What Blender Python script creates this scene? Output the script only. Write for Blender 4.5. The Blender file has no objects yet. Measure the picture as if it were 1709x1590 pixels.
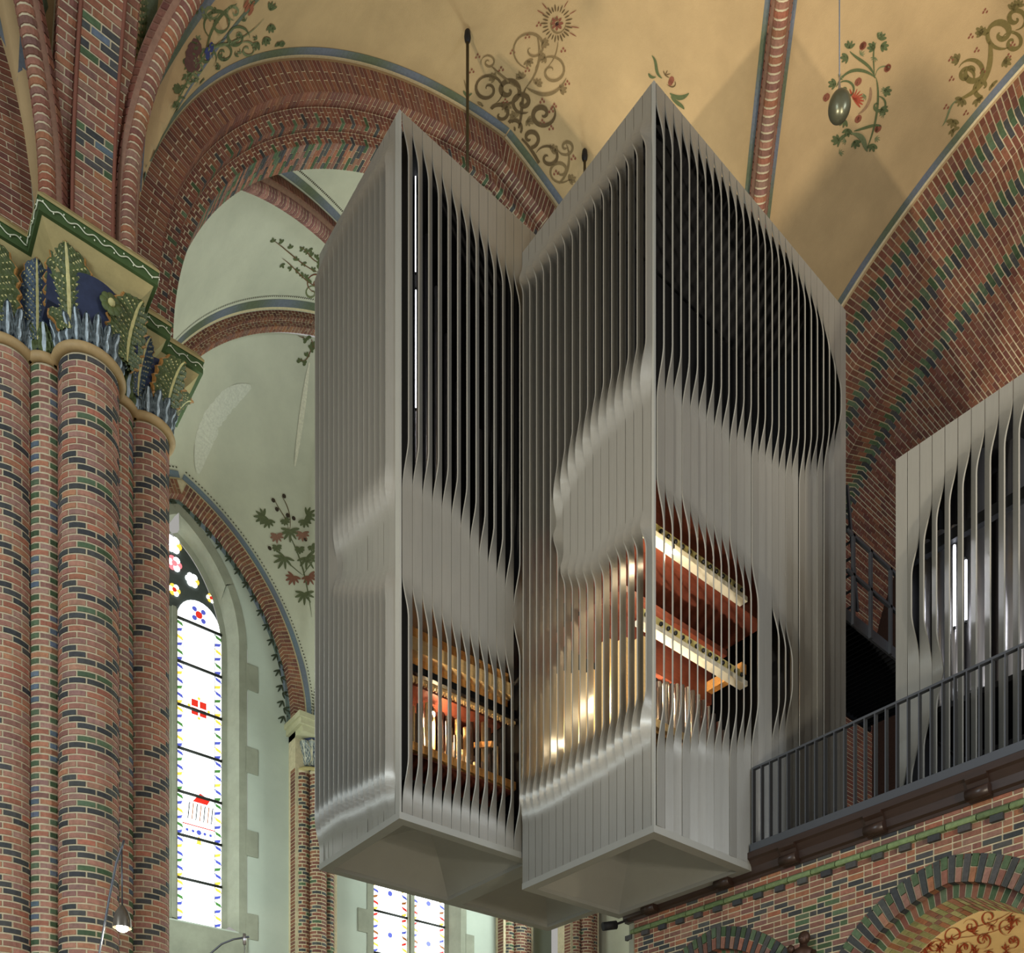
import bpy, math, random
from mathutils import Vector
from mathutils.bvhtree import BVHTree

R = random.Random(7)
scene = bpy.context.scene
COL = scene.collection
PI = math.pi

# ------------------------------------------------------------------ camera
# origin = eye of the photographer, floor 1.6 m below, X along the nave wall, Y along the west gallery
F, VH, CX = 1472.8, 2019.8, 854.5
AL = math.radians(50.808)
CA, SA = math.cos(AL), math.sin(AL)
cam_data = bpy.data.cameras.new('camera')
cam = bpy.data.objects.new('camera', cam_data)
COL.objects.link(cam)
cam.location = (0, 0, 0)
cam.rotation_euler = (PI / 2, 0, AL - PI / 2)
cam_data.sensor_fit = 'HORIZONTAL'
cam_data.sensor_width = 36.0
cam_data.lens = 36.0 * F / 1709.0
cam_data.shift_y = (VH - 795.0) / 1709.0
cam_data.clip_end = 200
scene.camera = cam

# ------------------------------------------------------------------ world, lights, exposure
scene.view_settings.view_transform = 'Standard'
scene.view_settings.look = 'None'
scene.view_settings.gamma = 1.0
scene.view_settings.use_curve_mapping = False
scene.view_settings.exposure = 0.0

world = bpy.data.worlds.new('world')
scene.world = world
world.use_nodes = True
bg = world.node_tree.nodes['Background']
bg.inputs['Color'].default_value = (1.0, 0.97, 0.92, 1)
bg.inputs['Strength'].default_value = 0.38


def lamp(name, kind, loc, energy, color, target=None, size=1.0, spot=60, blend=.4, size_y=None):
    d = bpy.data.lights.new(name, kind)
    d.energy = energy
    d.color = color
    if kind == 'AREA':
        d.size = size
        if size_y:
            d.shape = 'RECTANGLE'
            d.size_y = size_y
    else:
        d.shadow_soft_size = size
    if kind == 'SPOT':
        d.spot_size = math.radians(spot)
        d.spot_blend = blend
    o = bpy.data.objects.new(name, d)
    o.location = loc
    if target is not None:
        o.rotation_euler = (Vector(target) - Vector(loc)).to_track_quat('-Z', 'Y').to_euler()
    COL.objects.link(o)
    return o


# warm vault floodlight standing low in the nave; throws the left tower's shadow onto the vault
lamp('vault_floodlight', 'SPOT', (-2.0, 4.47, .4), 6200, (1.0, .88, .70), (11.6, 7.4, 15.5), .10, 54, .9)
lamp('south_vault_floodlight', 'SPOT', (6.5, -2.5, .3), 7500, (1.0, .87, .68), (13.4, 5.6, 14.5), .25, 46, .8)
# the organ and the right hand arch: warm lamp from the south side
lamp('nave_floodlight', 'SPOT', (3.0, -5.0, .5), 2300, (1.0, .88, .70), (10.8, 6.0, 7), .4, 70, .8)
# cool daylight of the big windows on the nave's other end and of the south side
lamp('daylight_east', 'AREA', (-9.0, 3.5, 5.5), 1000, (.82, .93, 1.0), (6, 9.5, 7.0), 3.0, size_y=6.0)
lamp('daylight_south', 'AREA', (9.0, -9.0, 7.0), 1000, (.86, .92, 1.0), (9.5, 6.4, 8.0), 3.0, size_y=6.0)
# daylight of the side bay's other windows, out of sight behind pier and organ
lamp('daylight_bay_west', 'AREA', (3.75, 13.6, 6.0), 260, (.88, 1.0, .95), (9.0, 15.0, 9.0), 2.0, size_y=5.0)
lamp('daylight_bay_east', 'AREA', (13.9, 13.6, 7.0), 420, (.88, 1.0, .95), (6.5, 14.5, 9.5), 2.0, size_y=5.0)


# ------------------------------------------------------------------ projection helpers (photo pixel -> point on a real plane)
def depth(X, Y):
    return X * CA + Y * SA


def uv(X, Y, Z):
    d = depth(X, Y)
    return CX + F * (X * SA - Y * CA) / d, VH - F * Z / d


def on_y(u, v, Y):
    k = (u - CX) / F
    X = Y * (CA + k * SA) / (SA - k * CA)
    return X, (VH - v) * depth(X, Y) / F


def on_x(u, v, X):
    k = (u - CX) / F
    Y = X * (SA - k * CA) / (CA + k * SA)
    return Y, (VH - v) * depth(X, Y) / F


def zat(X, Y, v):
    return (VH - v) * depth(X, Y) / F


def ray(u, v):
    k = (u - CX) / F
    return Vector((CA + k * SA, SA - k * CA, (VH - v) / F))


# ------------------------------------------------------------------ materials
def s2l(c):
    return tuple((x / 255 / 12.92) if x <= 10 else ((x / 255 + .055) / 1.055) ** 2.4 for x in c)


MATS = {}


def mat(name, rgb=(128, 128, 128), rough=.7, metal=0.0, attr=False, noise=0.0, nscale=8.0, bump=0.0, bscale=40.0,
        emit=0.0, spec=.4, coat=0.0, stretch=None, wave=None, alpha=None):
    if name in MATS:
        return MATS[name]
    m = bpy.data.materials.new(name)
    m.use_nodes = True
    nt = m.node_tree
    b = nt.nodes['Principled BSDF']
    lin = s2l(rgb) + (1,)
    b.inputs['Base Color'].default_value = lin
    b.inputs['Roughness'].default_value = rough
    b.inputs['Metallic'].default_value = metal
    b.inputs['Specular IOR Level'].default_value = spec
    if coat:
        b.inputs['Coat Weight'].default_value = coat
        b.inputs['Coat Roughness'].default_value = .15
    src = None
    if attr:
        a = nt.nodes.new('ShaderNodeAttribute')
        a.attribute_name = 'Col'
        src = a.outputs['Color']
    tc = nt.nodes.new('ShaderNodeTexCoord')
    co = tc.outputs['Object']
    if stretch:
        mp = nt.nodes.new('ShaderNodeMapping')
        mp.inputs['Scale'].default_value = stretch
        nt.links.new(co, mp.inputs['Vector'])
        co = mp.outputs['Vector']
    if noise:
        n = nt.nodes.new('ShaderNodeTexNoise')
        n.inputs['Scale'].default_value = nscale
        n.inputs['Detail'].default_value = 6
        n.inputs['Roughness'].default_value = .65
        nt.links.new(co, n.inputs['Vector'])
        mr = nt.nodes.new('ShaderNodeMapRange')
        mr.inputs['From Min'].default_value = .25
        mr.inputs['From Max'].default_value = .75
        mr.inputs['To Min'].default_value = 1 - noise
        mr.inputs['To Max'].default_value = 1 + noise
        nt.links.new(n.outputs['Fac'], mr.inputs['Value'])
        mx = nt.nodes.new('ShaderNodeVectorMath')
        mx.operation = 'SCALE'
        if src is None:
            mx.inputs[0].default_value = lin[:3]
        else:
            nt.links.new(src, mx.inputs[0])
        nt.links.new(mr.outputs['Result'], mx.inputs['Scale'])
        src = mx.outputs['Vector']
    if src is not None:
        nt.links.new(src, b.inputs['Base Color'])
    if bump:
        n2 = nt.nodes.new('ShaderNodeTexNoise')
        n2.inputs['Scale'].default_value = bscale
        n2.inputs['Detail'].default_value = 4
        nt.links.new(co, n2.inputs['Vector'])
        bp = nt.nodes.new('ShaderNodeBump')
        bp.inputs['Strength'].default_value = bump
        bp.inputs['Distance'].default_value = .01
        nt.links.new(n2.outputs['Fac'], bp.inputs['Height'])
        nt.links.new(bp.outputs['Normal'], b.inputs['Normal'])
    if wave:      # fine grooves across the slat width (u of the uv map)
        uvn = nt.nodes.new('ShaderNodeUVMap')
        w = nt.nodes.new('ShaderNodeTexWave')
        w.wave_type = 'BANDS'
        w.bands_direction = 'X'
        w.inputs['Scale'].default_value = wave
        w.inputs['Distortion'].default_value = 0
        nt.links.new(uvn.outputs['UV'], w.inputs['Vector'])
        bp = nt.nodes.new('ShaderNodeBump')
        bp.inputs['Strength'].default_value = .35
        bp.inputs['Distance'].default_value = .004
        nt.links.new(w.outputs['Fac'], bp.inputs['Height'])
        nt.links.new(bp.outputs['Normal'], b.inputs['Normal'])
    if emit:
        b.inputs['Emission Color'].default_value = lin
        b.inputs['Emission Strength'].default_value = emit
    MATS[name] = m
    return m


M_BRICK = mat('brick', attr=True, noise=.28, nscale=22, rough=.72, bump=.35, bscale=70)
M_LEAF = mat('painted_leaf', attr=True, noise=.3, nscale=14, rough=.55, bump=.3, bscale=50)
M_PAINT = mat('vault_paint', attr=True, noise=.18, nscale=30, rough=.85, spec=.2)
M_MORTAR = mat('mortar', (190, 178, 148), rough=.95, noise=.2, nscale=12, bump=.3, bscale=120, spec=.1)
M_VAULT = mat('vault_plaster', (172, 147, 108), rough=.9, noise=.14, nscale=1.3, bump=.25, bscale=60, spec=.15)
M_PLASTER = mat('pale_plaster', (186, 186, 166), rough=.9, noise=.13, nscale=.9, bump=.2, bscale=40, spec=.15)
M_STONE = mat('grey_stone', (140, 142, 126), rough=.85, noise=.16, nscale=3, bump=.3, bscale=50, spec=.2)
M_ALU = mat('anodised_slat', (146, 145, 138), rough=.34, metal=.45, noise=.05, nscale=5, stretch=(8, 8, .6), wave=7)
M_ALUP = mat('aluminium_panel', (150, 151, 145), rough=.5, metal=.25, noise=.04, nscale=3)
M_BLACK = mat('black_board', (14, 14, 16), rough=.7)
M_DARK = mat('dark_steel', (40, 42, 46), rough=.45, metal=.6)
M_STEEL = mat('grey_steel', (92, 95, 100), rough=.4, metal=.7)
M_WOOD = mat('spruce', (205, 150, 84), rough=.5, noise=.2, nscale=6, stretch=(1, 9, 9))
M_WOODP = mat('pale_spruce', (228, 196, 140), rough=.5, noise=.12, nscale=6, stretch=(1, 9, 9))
M_REDW = mat('red_wood', (124, 66, 50), rough=.5, noise=.2, nscale=5, stretch=(1, 8, 8))
M_OAK = mat('dark_oak', (48, 32, 24), rough=.38, noise=.25, nscale=5, stretch=(8, 1, 8), spec=.5)
M_TIN = mat('tin_pipe', (190, 188, 190), rough=.28, metal=.9)
M_LEAD = mat('lead_pipe', (120, 112, 108), rough=.4, metal=.7)
M_CREAM = mat('cream_stone', (162, 148, 100), rough=.75, noise=.14, nscale=6, bump=.25, bscale=40)
M_OCHRE = mat('ochre_stone', (178, 132, 72), rough=.75, noise=.14, nscale=6, bump=.25, bscale=40)
M_GREEN = mat('green_stone', (62, 84, 44), rough=.7, noise=.2, nscale=8)
M_WHITE = mat('white_line', (214, 214, 190), rough=.8)
M_NAVY = mat('navy_paint', (40, 48, 72), rough=.8, noise=.3, nscale=7)
M_BRONZE = mat('bronze', (66, 46, 36), rough=.45, metal=.5, noise=.3, nscale=12)
M_BULB = mat('bulb_glow', (255, 236, 200), emit=40.0)
M_TUBE = mat('tube_glow', (246, 248, 255), emit=9.0)
M_FLOOR = mat('floor_tiles', (188, 178, 160), rough=.6, noise=.2, nscale=2)


# ------------------------------------------------------------------ object helpers
def tag(o, label=None, cat=None, group=None, kind=None):
    if label:
        o['label'] = label
    if cat:
        o['category'] = cat
    if group:
        o['group'] = group
    if kind:
        o['kind'] = kind
    return o


def empty(name, loc=(0, 0, 0), **k):
    o = bpy.data.objects.new(name, None)
    o.empty_display_size = .2
    COL.objects.link(o)
    o.location = loc
    return tag(o, **k)


def link(name, me, parent=None):
    o = bpy.data.objects.new(name, me)
    COL.objects.link(o)
    if parent is not None:
        o.parent = parent
        o.matrix_parent_inverse = inv(parent)
    return o


from mathutils import Matrix


def inv(p):
    m = Matrix.Translation(p.location)
    q = p
    while q.parent is not None:       # parents are only ever translated
        q = q.parent
    return m.inverted() if p.parent is None else Matrix.Identity(4)


class MB:
    """collects faces (with one colour each) and links them as one mesh object"""

    def __init__(self):
        self.v, self.f, self.c, self.sm = [], [], [], []

    def quad(self, pts, col=None, smooth=False):
        n = len(self.v)
        self.v.extend(tuple(p) for p in pts)
        self.f.append(tuple(range(n, n + len(pts))))
        self.c.append(col)
        self.sm.append(smooth)

    def add(self, vs, fs, col=None, smooth=False):
        n = len(self.v)
        self.v.extend(tuple(p) for p in vs)
        for f in fs:
            self.f.append(tuple(i + n for i in f))
            self.c.append(col)
            self.sm.append(smooth)

    def box(self, x0, x1, y0, y1, z0, z1, col=None):
        vs = [(x, y, z) for x in (x0, x1) for y in (y0, y1) for z in (z0, z1)]
        self.add(vs, [(0, 1, 3, 2), (4, 6, 7, 5), (0, 4, 5, 1), (2, 3, 7, 6), (0, 2, 6, 4), (1, 5, 7, 3)], col)
        return self

    def bar(self, p, q, w, h, up=(0, 0, 1), col=None):
        p, q = Vector(p), Vector(q)
        d = (q - p).normalized()
        s = d.cross(Vector(up))
        if s.length < 1e-5:
            s = Vector((1, 0, 0))
        s.normalize()
        t = s.cross(d).normalized()
        vs = []
        for a in (p, q):
            for i, j in ((-1, -1), (1, -1), (1, 1), (-1, 1)):
                vs.append(a + s * w * .5 * i + t * h * .5 * j)
        self.add(vs, [(3, 2, 1, 0), (4, 5, 6, 7), (0, 1, 5, 4), (1, 2, 6, 5), (2, 3, 7, 6), (3, 0, 4, 7)], col)
        return self

    def tube(self, path, r, n=8, col=None, caps=True):
        path = [Vector(p) for p in path]
        rs = r if isinstance(r, (list, tuple)) else [r] * len(path)
        vs, fs = [], []
        prev = None
        for i, p in enumerate(path):
            a = path[max(i - 1, 0)]
            b = path[min(i + 1, len(path) - 1)]
            t = (b - a).normalized()
            if prev is None:
                s = t.cross(Vector((0, 0, 1)))
                if s.length < .05:
                    s = t.cross(Vector((1, 0, 0)))
            else:
                s = prev - t * prev.dot(t)
            s.normalize()
            prev = s
            w = t.cross(s)
            for k in range(n):
                an = 2 * PI * k / n
                vs.append(p + s * math.cos(an) * rs[i] + w * math.sin(an) * rs[i])
        for i in range(len(path) - 1):
            for k in range(n):
                a, b = i * n + k, i * n + (k + 1) % n
                fs.append((a, b, b + n, a + n))
        self.add(vs, fs, col, True)
        if caps:
            m = len(vs) - n
            base = len(self.v) - len(vs)
            self.f.append(tuple(base + k for k in range(n))[::-1]); self.c.append(col); self.sm.append(False)
            self.f.append(tuple(base + m + k for k in range(n))); self.c.append(col); self.sm.append(False)
        return self

    def lathe(self, c, prof, n=16, col=None):
        vs, fs = [], []
        for r, z in prof:
            for k in range(n):
                a = 2 * PI * k / n
                vs.append((c[0] + r * math.cos(a), c[1] + r * math.sin(a), c[2] + z))
        for i in range(len(prof) - 1):
            for k in range(n):
                a, b = i * n + k, i * n + (k + 1) % n
                fs.append((a, b, b + n, a + n))
        self.add(vs, fs, col, True)
        return self

    def ball(self, c, r, n=10, sq=(1, 1, 1), col=None):
        vs, fs = [], []
        for i in range(n + 1):
            th = PI * i / n
            for k in range(2 * n):
                a = PI * k / n
                vs.append((c[0] + r * sq[0] * math.sin(th) * math.cos(a), c[1] + r * sq[1] * math.sin(th) * math.sin(a), c[2] + r * sq[2] * math.cos(th)))
        for i in range(n):
            for k in range(2 * n):
                a, b = i * 2 * n + k, i * 2 * n + (k + 1) % (2 * n)
                fs.append((a, a + 2 * n, b + 2 * n, b))
        self.add(vs, fs, col, True)
        return self

    def sheet(self, rows, col=None, smooth=True, close=False):
        nr, nc = len(rows), len(rows[0])
        fs = []
        for i in range(nr - 1):
            for j in range(nc - 1 + (1 if close else 0)):
                a, b = i * nc + j, i * nc + (j + 1) % nc
                fs.append((a, b, b + nc, a + nc))
        self.add([p for r in rows for p in r], fs, col, smooth)
        return self

    def build(self, name, m, parent=None, kind=None, label=None, cat=None, group=None):
        me = bpy.data.meshes.new(name)
        me.from_pydata(self.v, [], self.f)
        if any(c is not None for c in self.c):
            at = me.attributes.new('Col', 'FLOAT_COLOR', 'CORNER')
            data = []
            for f, c in zip(self.f, self.c):
                c = c or (.5, .5, .5)
                data.extend((c[0], c[1], c[2], 1.0) * len(f))
            at.data.foreach_set('color', data)
        me.polygons.foreach_set('use_smooth', self.sm)
        me.materials.append(m)
        me.update()
        o = link(name, me, parent)
        return tag(o, label, cat, group, kind)


# axis aligned bodies that hide what is behind them (used only to choose which bricks become single parts)
OCC = {
    'tower1': (5.39, 7.48, 8.64, 10.62, 4.5, 12.6),
    'tower2': (7.19, 11.03, 6.40, 8.64, 4.1, 12.15),
    'tower3': (7.48, 9.4, 8.64, 10.62, 4.5, 12.0),
    'right': (9.5, 11.0, 1.5, 4.9, 4.3, 8.0),
    'pier': (1.85, 3.3, 10.75, 11.6, -2, 10.6),
    'gallery': (9.0, 9.6, 1.5, 8.3, -1.6, 4.2),
}


def hidden(p, skip):
    for k, (x0, x1, y0, y1, z0, z1) in OCC.items():
        if k == skip:
            continue
        t0, t1 = 0.0, .985
        ok = True
        for a, lo, hi in ((p[0], x0, x1), (p[1], y0, y1), (p[2], z0, z1)):
            if abs(a) < 1e-9:
                if not lo <= 0 <= hi:
                    ok = False
                    break
                continue
            ta, tb = lo / a, hi / a
            if ta > tb:
                ta, tb = tb, ta
            t0, t1 = max(t0, ta), min(t1, tb)
            if t0 > t1:
                ok = False
                break
        if ok:
            return True
    return False


class Bricks:
    def __init__(self, skip=None):
        self.items = []
        self.skip = skip

    def add(self, P, a0, a1, b0, b1, h, col, na=1, nb=1, chamfer=.004):
        """a brick on the surface P(a, b, height); its sides run down into the mortar"""
        vs, fs = [], []
        ca_, cb_ = min(chamfer, (a1 - a0) * .2), min(chamfer, (b1 - b0) * .2)
        for j in range(nb + 1):
            for i in range(na + 1):
                a = a0 + ca_ + (a1 - a0 - 2 * ca_) * i / na
                b = b0 + cb_ + (b1 - b0 - 2 * cb_) * j / nb
                vs.append(P(a, b, h))
        W = na + 1
        for j in range(nb):
            for i in range(na):
                k = j * W + i
                fs.append((k, k + 1, k + 1 + W, k + W))
        ring = [i for i in range(W)] + [j * W + na for j in range(1, nb + 1)] + \
               [nb * W + i for i in range(na - 1, -1, -1)] + [j * W for j in range(nb - 1, 0, -1)]
        base = len(vs)
        for r in ring:
            j, i = divmod(r, W)
            vs.append(P(a0 + (a1 - a0) * i / na, b0 + (b1 - b0) * j / nb, -.01))
        n = len(ring)
        for k in range(n):
            fs.append((ring[k], base + k, base + (k + 1) % n, ring[(k + 1) % n]))
        self.items.append((vs, fs, col))

    def solid(self, vs, fs, col):
        self.items.append((vs, fs, col))

    def finish(self, parent, limit=300, single='brick', rest='brick_field', face=True, m=None):
        m = m or M_BRICK
        scored = []
        for k, (vs, fs, col) in enumerate(self.items):
            f = fs[0]
            n = len(f)
            c = [sum(vs[i][j] for i in f) / n for j in range(3)]
            s = 0.0
            us = [uv(*p) for p in vs[:max(4, len(vs) // 2)]] if depth(c[0], c[1]) > .5 else None
            if us:
                u, v = uv(*c)
                if -5 < u < 1714 and -5 < v < 1595 and not hidden(c, self.skip):
                    q = [us[i] for i in f] if max(f) < len(us) else us
                    A = 0
                    for i in range(len(q)):
                        x0, y0 = q[i]
                        x1, y1 = q[(i + 1) % len(q)]
                        A += x0 * y1 - x1 * y0
                    s = abs(A)
                    s *= max(1, (len(fs) - 4) / 2) if len(fs) > 6 else 1
            scored.append((s, k))
        scored.sort(reverse=True)
        pick = set(k for s, k in scored[:limit] if s > 20)
        mb = MB()
        cnt = 0
        for k, (vs, fs, col) in enumerate(self.items):
            if k in pick:
                b = MB()
                b.add(vs, fs, col)
                b.build(single, m, parent)
                cnt += 1
            else:
                mb.add(vs, fs, col)
        if mb.v:
            mb.build(rest, m, parent, kind='stuff')
        return cnt


def shade(c, k=.12):
    f = 1 + R.uniform(-k, k)
    return tuple(max(0, min(1, x * f * (1 + R.uniform(-.04, .04)))) for x in c)


RED = [s2l(c) for c in ((136, 92, 74), (128, 84, 68), (142, 100, 80), (120, 86, 76), (144, 96, 68), (134, 100, 86), (116, 78, 66), (138, 86, 64))]
REDD = [s2l(c) for c in ((120, 76, 58), (110, 66, 52), (128, 84, 62), (102, 64, 54), (116, 78, 64))]
REDL = [s2l(c) for c in ((154, 110, 92), (144, 100, 84), (160, 116, 96), (140, 104, 94), (162, 112, 84), (152, 116, 102), (132, 92, 80), (156, 100, 78))]
DARKB = [s2l(c) for c in ((62, 64, 64), (54, 56, 58), (70, 70, 68))]
GREENB = [s2l(c) for c in ((72, 92, 64), (62, 82, 54), (82, 100, 74))]
BLUEB = [s2l(c) for c in ((92, 104, 118), (82, 96, 108))]
LIME = [s2l(c) for c in ((140, 142, 94), (148, 148, 104), (128, 132, 86))]


def rc(pal):
    return shade(R.choice(pal), .14)
# ================================================================== SETTING: floor, vault, arches
flo = MB()
flo.box(-30, 40, -30, 40, -1.8, -1.6)
flo.build('floor', M_FLOOR, kind='structure', label='brown tiled church floor far below the gallery', cat='floor')

# groin vault of the main bay ---------------------------------------------------
XC, HX, PC, Z0, PK, YC, YN = 8.78, 5.69, 1.52, 10.96, .869, 5.32, 11.0
HY = YN - YC
XW = 14.3
RAD = HX + PC


def fz(s):
    s = min(abs(s), HX)
    return Z0 + PK * math.sqrt(max(RAD * RAD - (s + PC) ** 2, 0))


class Curve:
    """half of a pointed arch, from springing (l=0) to apex, in (lateral distance from axis, z); offset is towards the opening"""

    def __init__(self, half, pc, z0, pk, n=160, low=0.0):
        self.p = []
        r = half + pc
        if low:
            self.p.append((half, z0 - low))
        amax = math.acos(pc / r)
        for i in range(n + 1):
            a = amax * i / n
            self.p.append((r * math.cos(a) - pc, z0 + pk * r * math.sin(a)))
        self.l = [0.0]
        for a, b in zip(self.p, self.p[1:]):
            self.l.append(self.l[-1] + math.hypot(b[0] - a[0], b[1] - a[1]))
        self.len = self.l[-1]

    def at(self, l, off=0.0):
        l = max(0.0, min(self.len, l))
        lo, hi = 0, len(self.l) - 1
        while hi - lo > 1:
            m = (lo + hi) // 2
            if self.l[m] <= l:
                lo = m
            else:
                hi = m
        a, b = self.p[lo], self.p[hi]
        t = (l - self.l[lo]) / (self.l[hi] - self.l[lo])
        tx, tz = b[0] - a[0], b[1] - a[1]
        q = math.hypot(tx, tz)
        tx, tz = tx / q, tz / q
        # towards the opening: rotate the tangent (which climbs to the axis) to the inside
        nx, nz = -tz, tx
        if nx > 0 or (nx == 0 and nz > 0):
            nx, nz = -nx, -nz
        return a[0] + (b[0] - a[0]) * t + nx * off, a[1] + (b[1] - a[1]) * t + nz * off


def grid(xs, ys, fn):
    return [[(x, y, fn(x, y)) for x in xs] for y in ys]


def lin(a, b, n):
    return [a + (b - a) * i / n for i in range(n + 1)]


def vault_z(x, y):
    sx, sy = abs(x - XC) / HX, abs(y - YC) / HY
    return fz(HX * min(sx, sy))


ceil = MB()
ceil.sheet(grid(lin(XC - HX - .4, XC + HX, 144), lin(YC - HY, YN, 140), vault_z))
ceil_o = ceil.build('ceiling', M_VAULT, kind='structure', label='ochre plastered rib vault with painted scrolls above the organ', cat='vault')
me = ceil_o.data
VAULT_BVH = BVHTree.FromPolygons([v.co for v in me.vertices], [p.vertices for p in me.polygons])

# the next bay towards the camera's left (only its springing is seen)
XC2 = 2 * 2.585 - XC


def vault_z2(x, y):
    sx, sy = abs(x - XC2) / HX, abs(y - YC) / HY
    return fz(HX * min(sx, sy))


c2 = MB()
c2.sheet(grid(lin(XC2 - 1, XC2 + HX + .5, 96), lin(YC - .5, YN, 80), vault_z2))
c2o = c2.build('cell', M_VAULT, ceil_o)
VAULT2_BVH = BVHTree.FromPolygons([v.co for v in c2o.data.vertices], [p.vertices for p in c2o.data.polygons])


# painted bands along arch and ribs --------------------------------------------
C_BLUE, C_BGREEN, C_LINE = s2l((104, 110, 120)), s2l((92, 100, 78)), s2l((200, 186, 148))


def mixc(a, b, t):
    return tuple(x + (y - x) * t for x, y in zip(a, b))


def band_strip(mb, fn, ts, o0, o1, seed, cols=(C_BLUE, C_BGREEN)):
    prev = None
    for i, t in enumerate(ts):
        p, q = fn(t, o0), fn(t, o1)
        if prev:
            k = .5 + .5 * math.sin(i * .35 + seed)
            mb.quad((prev[0], prev[1], q, p), mixc(cols[0], cols[1], k))
        prev = (p, q)


def cell_wall_left(x, o):
    y = YN - o
    return (x, y, vault_z(x, min(y, YN)) - .006)


def cell_wall_right(y, o):
    x = XW - .02 - o
    return (x, y, vault_z(x, y) - .006)


pb = MB()
xs = lin(XC - HX + .15, XC + HX - .15, 140)
band_strip(pb, cell_wall_left, xs, .04, .08, 0, (C_LINE, C_LINE))
band_strip(pb, cell_wall_left, xs, .08, .18, .5)
ys = lin(YC - 3.5, YN - .3, 140)
band_strip(pb, cell_wall_right, ys, .03, .07, 0, (C_LINE, C_LINE))
band_strip(pb, cell_wall_right, ys, .07, .18, 2.)


def diag(sx, sy, ox=0.0, oy=0.0, cx=XC):
    def fn(t, side):           # t: 0 corner .. 1 crown ; side: plan distance from the rib axis
        L = math.hypot(HX, HY)
        nx, ny = -sy * HY / L, sx * HX / L
        x = cx + sx * HX * (1 - t) + nx * side * -1 + ox
        y = YC + sy * HY * (1 - t) + ny * side * -1 + oy
        return x, y
    return fn


def diag_band(mb, dg, s0, s1, seed, vz, t0=.03, t1=.97):
    def fn(t, o):
        x, y = dg(t, o)
        return (x, y, vz(x, y) - .006)
    band_strip(mb, fn, lin(t0, t1, 120), s0, s1, seed)


D_R, D_L = diag(1, 1), diag(-1, 1)
for dg in (D_R, D_L):
    for sgn in (1, -1):
        diag_band(pb, dg, sgn * .15, sgn * .22, sgn, vault_z)
D_P = diag(1, 1, cx=XC2)
for sgn in (1, -1):
    diag_band(pb, D_P, sgn * .15, sgn * .34, sgn, vault_z2, .03, .6)
for (xa, xb_, vz_) in ((3.10, 3.21, vault_z), (2.06, 1.90, vault_z2)):
    def fx(y, o, vz_=vz_):
        return (o, y, vz_(o, y) - .006)
    band_strip(pb, fx, lin(9.0, 10.9, 40), xa, xb_, 1.2 + xa)
pb.build('painted_band', M_PAINT, ceil_o)


# brick ribs -------------------------------------------------------------------
def rib(dg, vz, name, r=.095, drop=.12, t0=0.0, t1=1.0, pitch=.082, limit=90, shift=(0, 0), pal=RED, arc=(-25, 205)):
    pts = []
    for t in lin(t0, t1, 260):
        x, y = dg(t, 0)
        pts.append(Vector((x + shift[0] * (1 - t), y + shift[1] * (1 - t), vz(x, y))))
    L = [0.0]
    for a, b in zip(pts, pts[1:]):
        L.append(L[-1] + (b - a).length)

    def frame(l):
        l = max(0, min(L[-1] - 1e-6, l))
        i = 0
        lo, hi = 0, len(L) - 1
        while hi - lo > 1:
            m = (lo + hi) // 2
            if L[m] <= l:
                lo = m
            else:
                hi = m
        t = (l - L[lo]) / (L[hi] - L[lo])
        p = pts[lo].lerp(pts[hi], t)
        d = (pts[min(hi + 2, len(pts) - 1)] - pts[max(lo - 2, 0)]).normalized()
        side = d.cross(Vector((0, 0, 1))).normalized()
        dn = d.cross(side).normalized()
        if dn.z > 0:
            dn = -dn
        return p, side, dn

    def P(a, l, h):           # a = angle round the roll
        p, s, n = frame(l)
        return p + n * drop + (s * math.cos(a) + n * math.sin(a)) * (r + h)

    parent = empty(name, (0, 0, 0))
    parent.parent = ceil_o
    core = MB()
    rows = []
    for l in lin(0, L[-1], 150):
        p, s, n = frame(l)
        rows.append([p + s * (r + .045) - n * .05, p + s * (r + .045) + n * (drop * .6), p + s * r * .97 + n * drop] +
                    [P(math.radians(a), l, 0) for a in (20, 55, 90, 125, 160)] +
                    [p - s * r * .97 + n * drop, p - s * (r + .045) + n * (drop * .6), p - s * (r + .045) - n * .05])
    core.sheet([r_[:3] for r_ in rows])
    core.sheet([r_[-3:] for r_ in rows])
    roll = MB()
    roll.sheet([r_[2:-2] for r_ in rows])
    roll.build('joint_bed', M_MORTAR, parent)
    core.build('rib_core', mat('rib_bed', (132, 100, 82), rough=.9, noise=.2, nscale=20), parent)
    B = Bricks()
    l = .02
    a0, a1 = math.radians(arc[0]), math.radians(arc[1])
    while l < L[-1] - .1:
        c = rc(pal)
        B.add(P, a0, a1, l, l + pitch - .014, .008, c, na=8, chamfer=.006)
        # flat fillet brick on both flanks
        for sg in (1, -1):
            def Q(a, b, h, sg=sg):
                p, s, n = frame(b)
                return p + s * sg * (r + .05 + h) + n * (a)
            B.add(Q, -.03, drop * .55, l, l + pitch - .012, .006, rc(REDD))
        l += pitch
    B.finish(parent, limit)
    return parent


rib(D_R, vault_z, 'rib', limit=110, t0=.05)


def D_LB(t, side):
    x, y = D_L(t, side)
    return x - .36 * (1 - math.exp(-t / .06)) * (1 - t), y


rib(D_LB, vault_z, 'rib', limit=60, t0=0, shift=(-.12, -.28), r=.075, drop=.10)
rib(D_P, vault_z2, 'rib', limit=60, t0=0, t1=.5, shift=(.16, -.28), r=.085, drop=.11)


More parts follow.
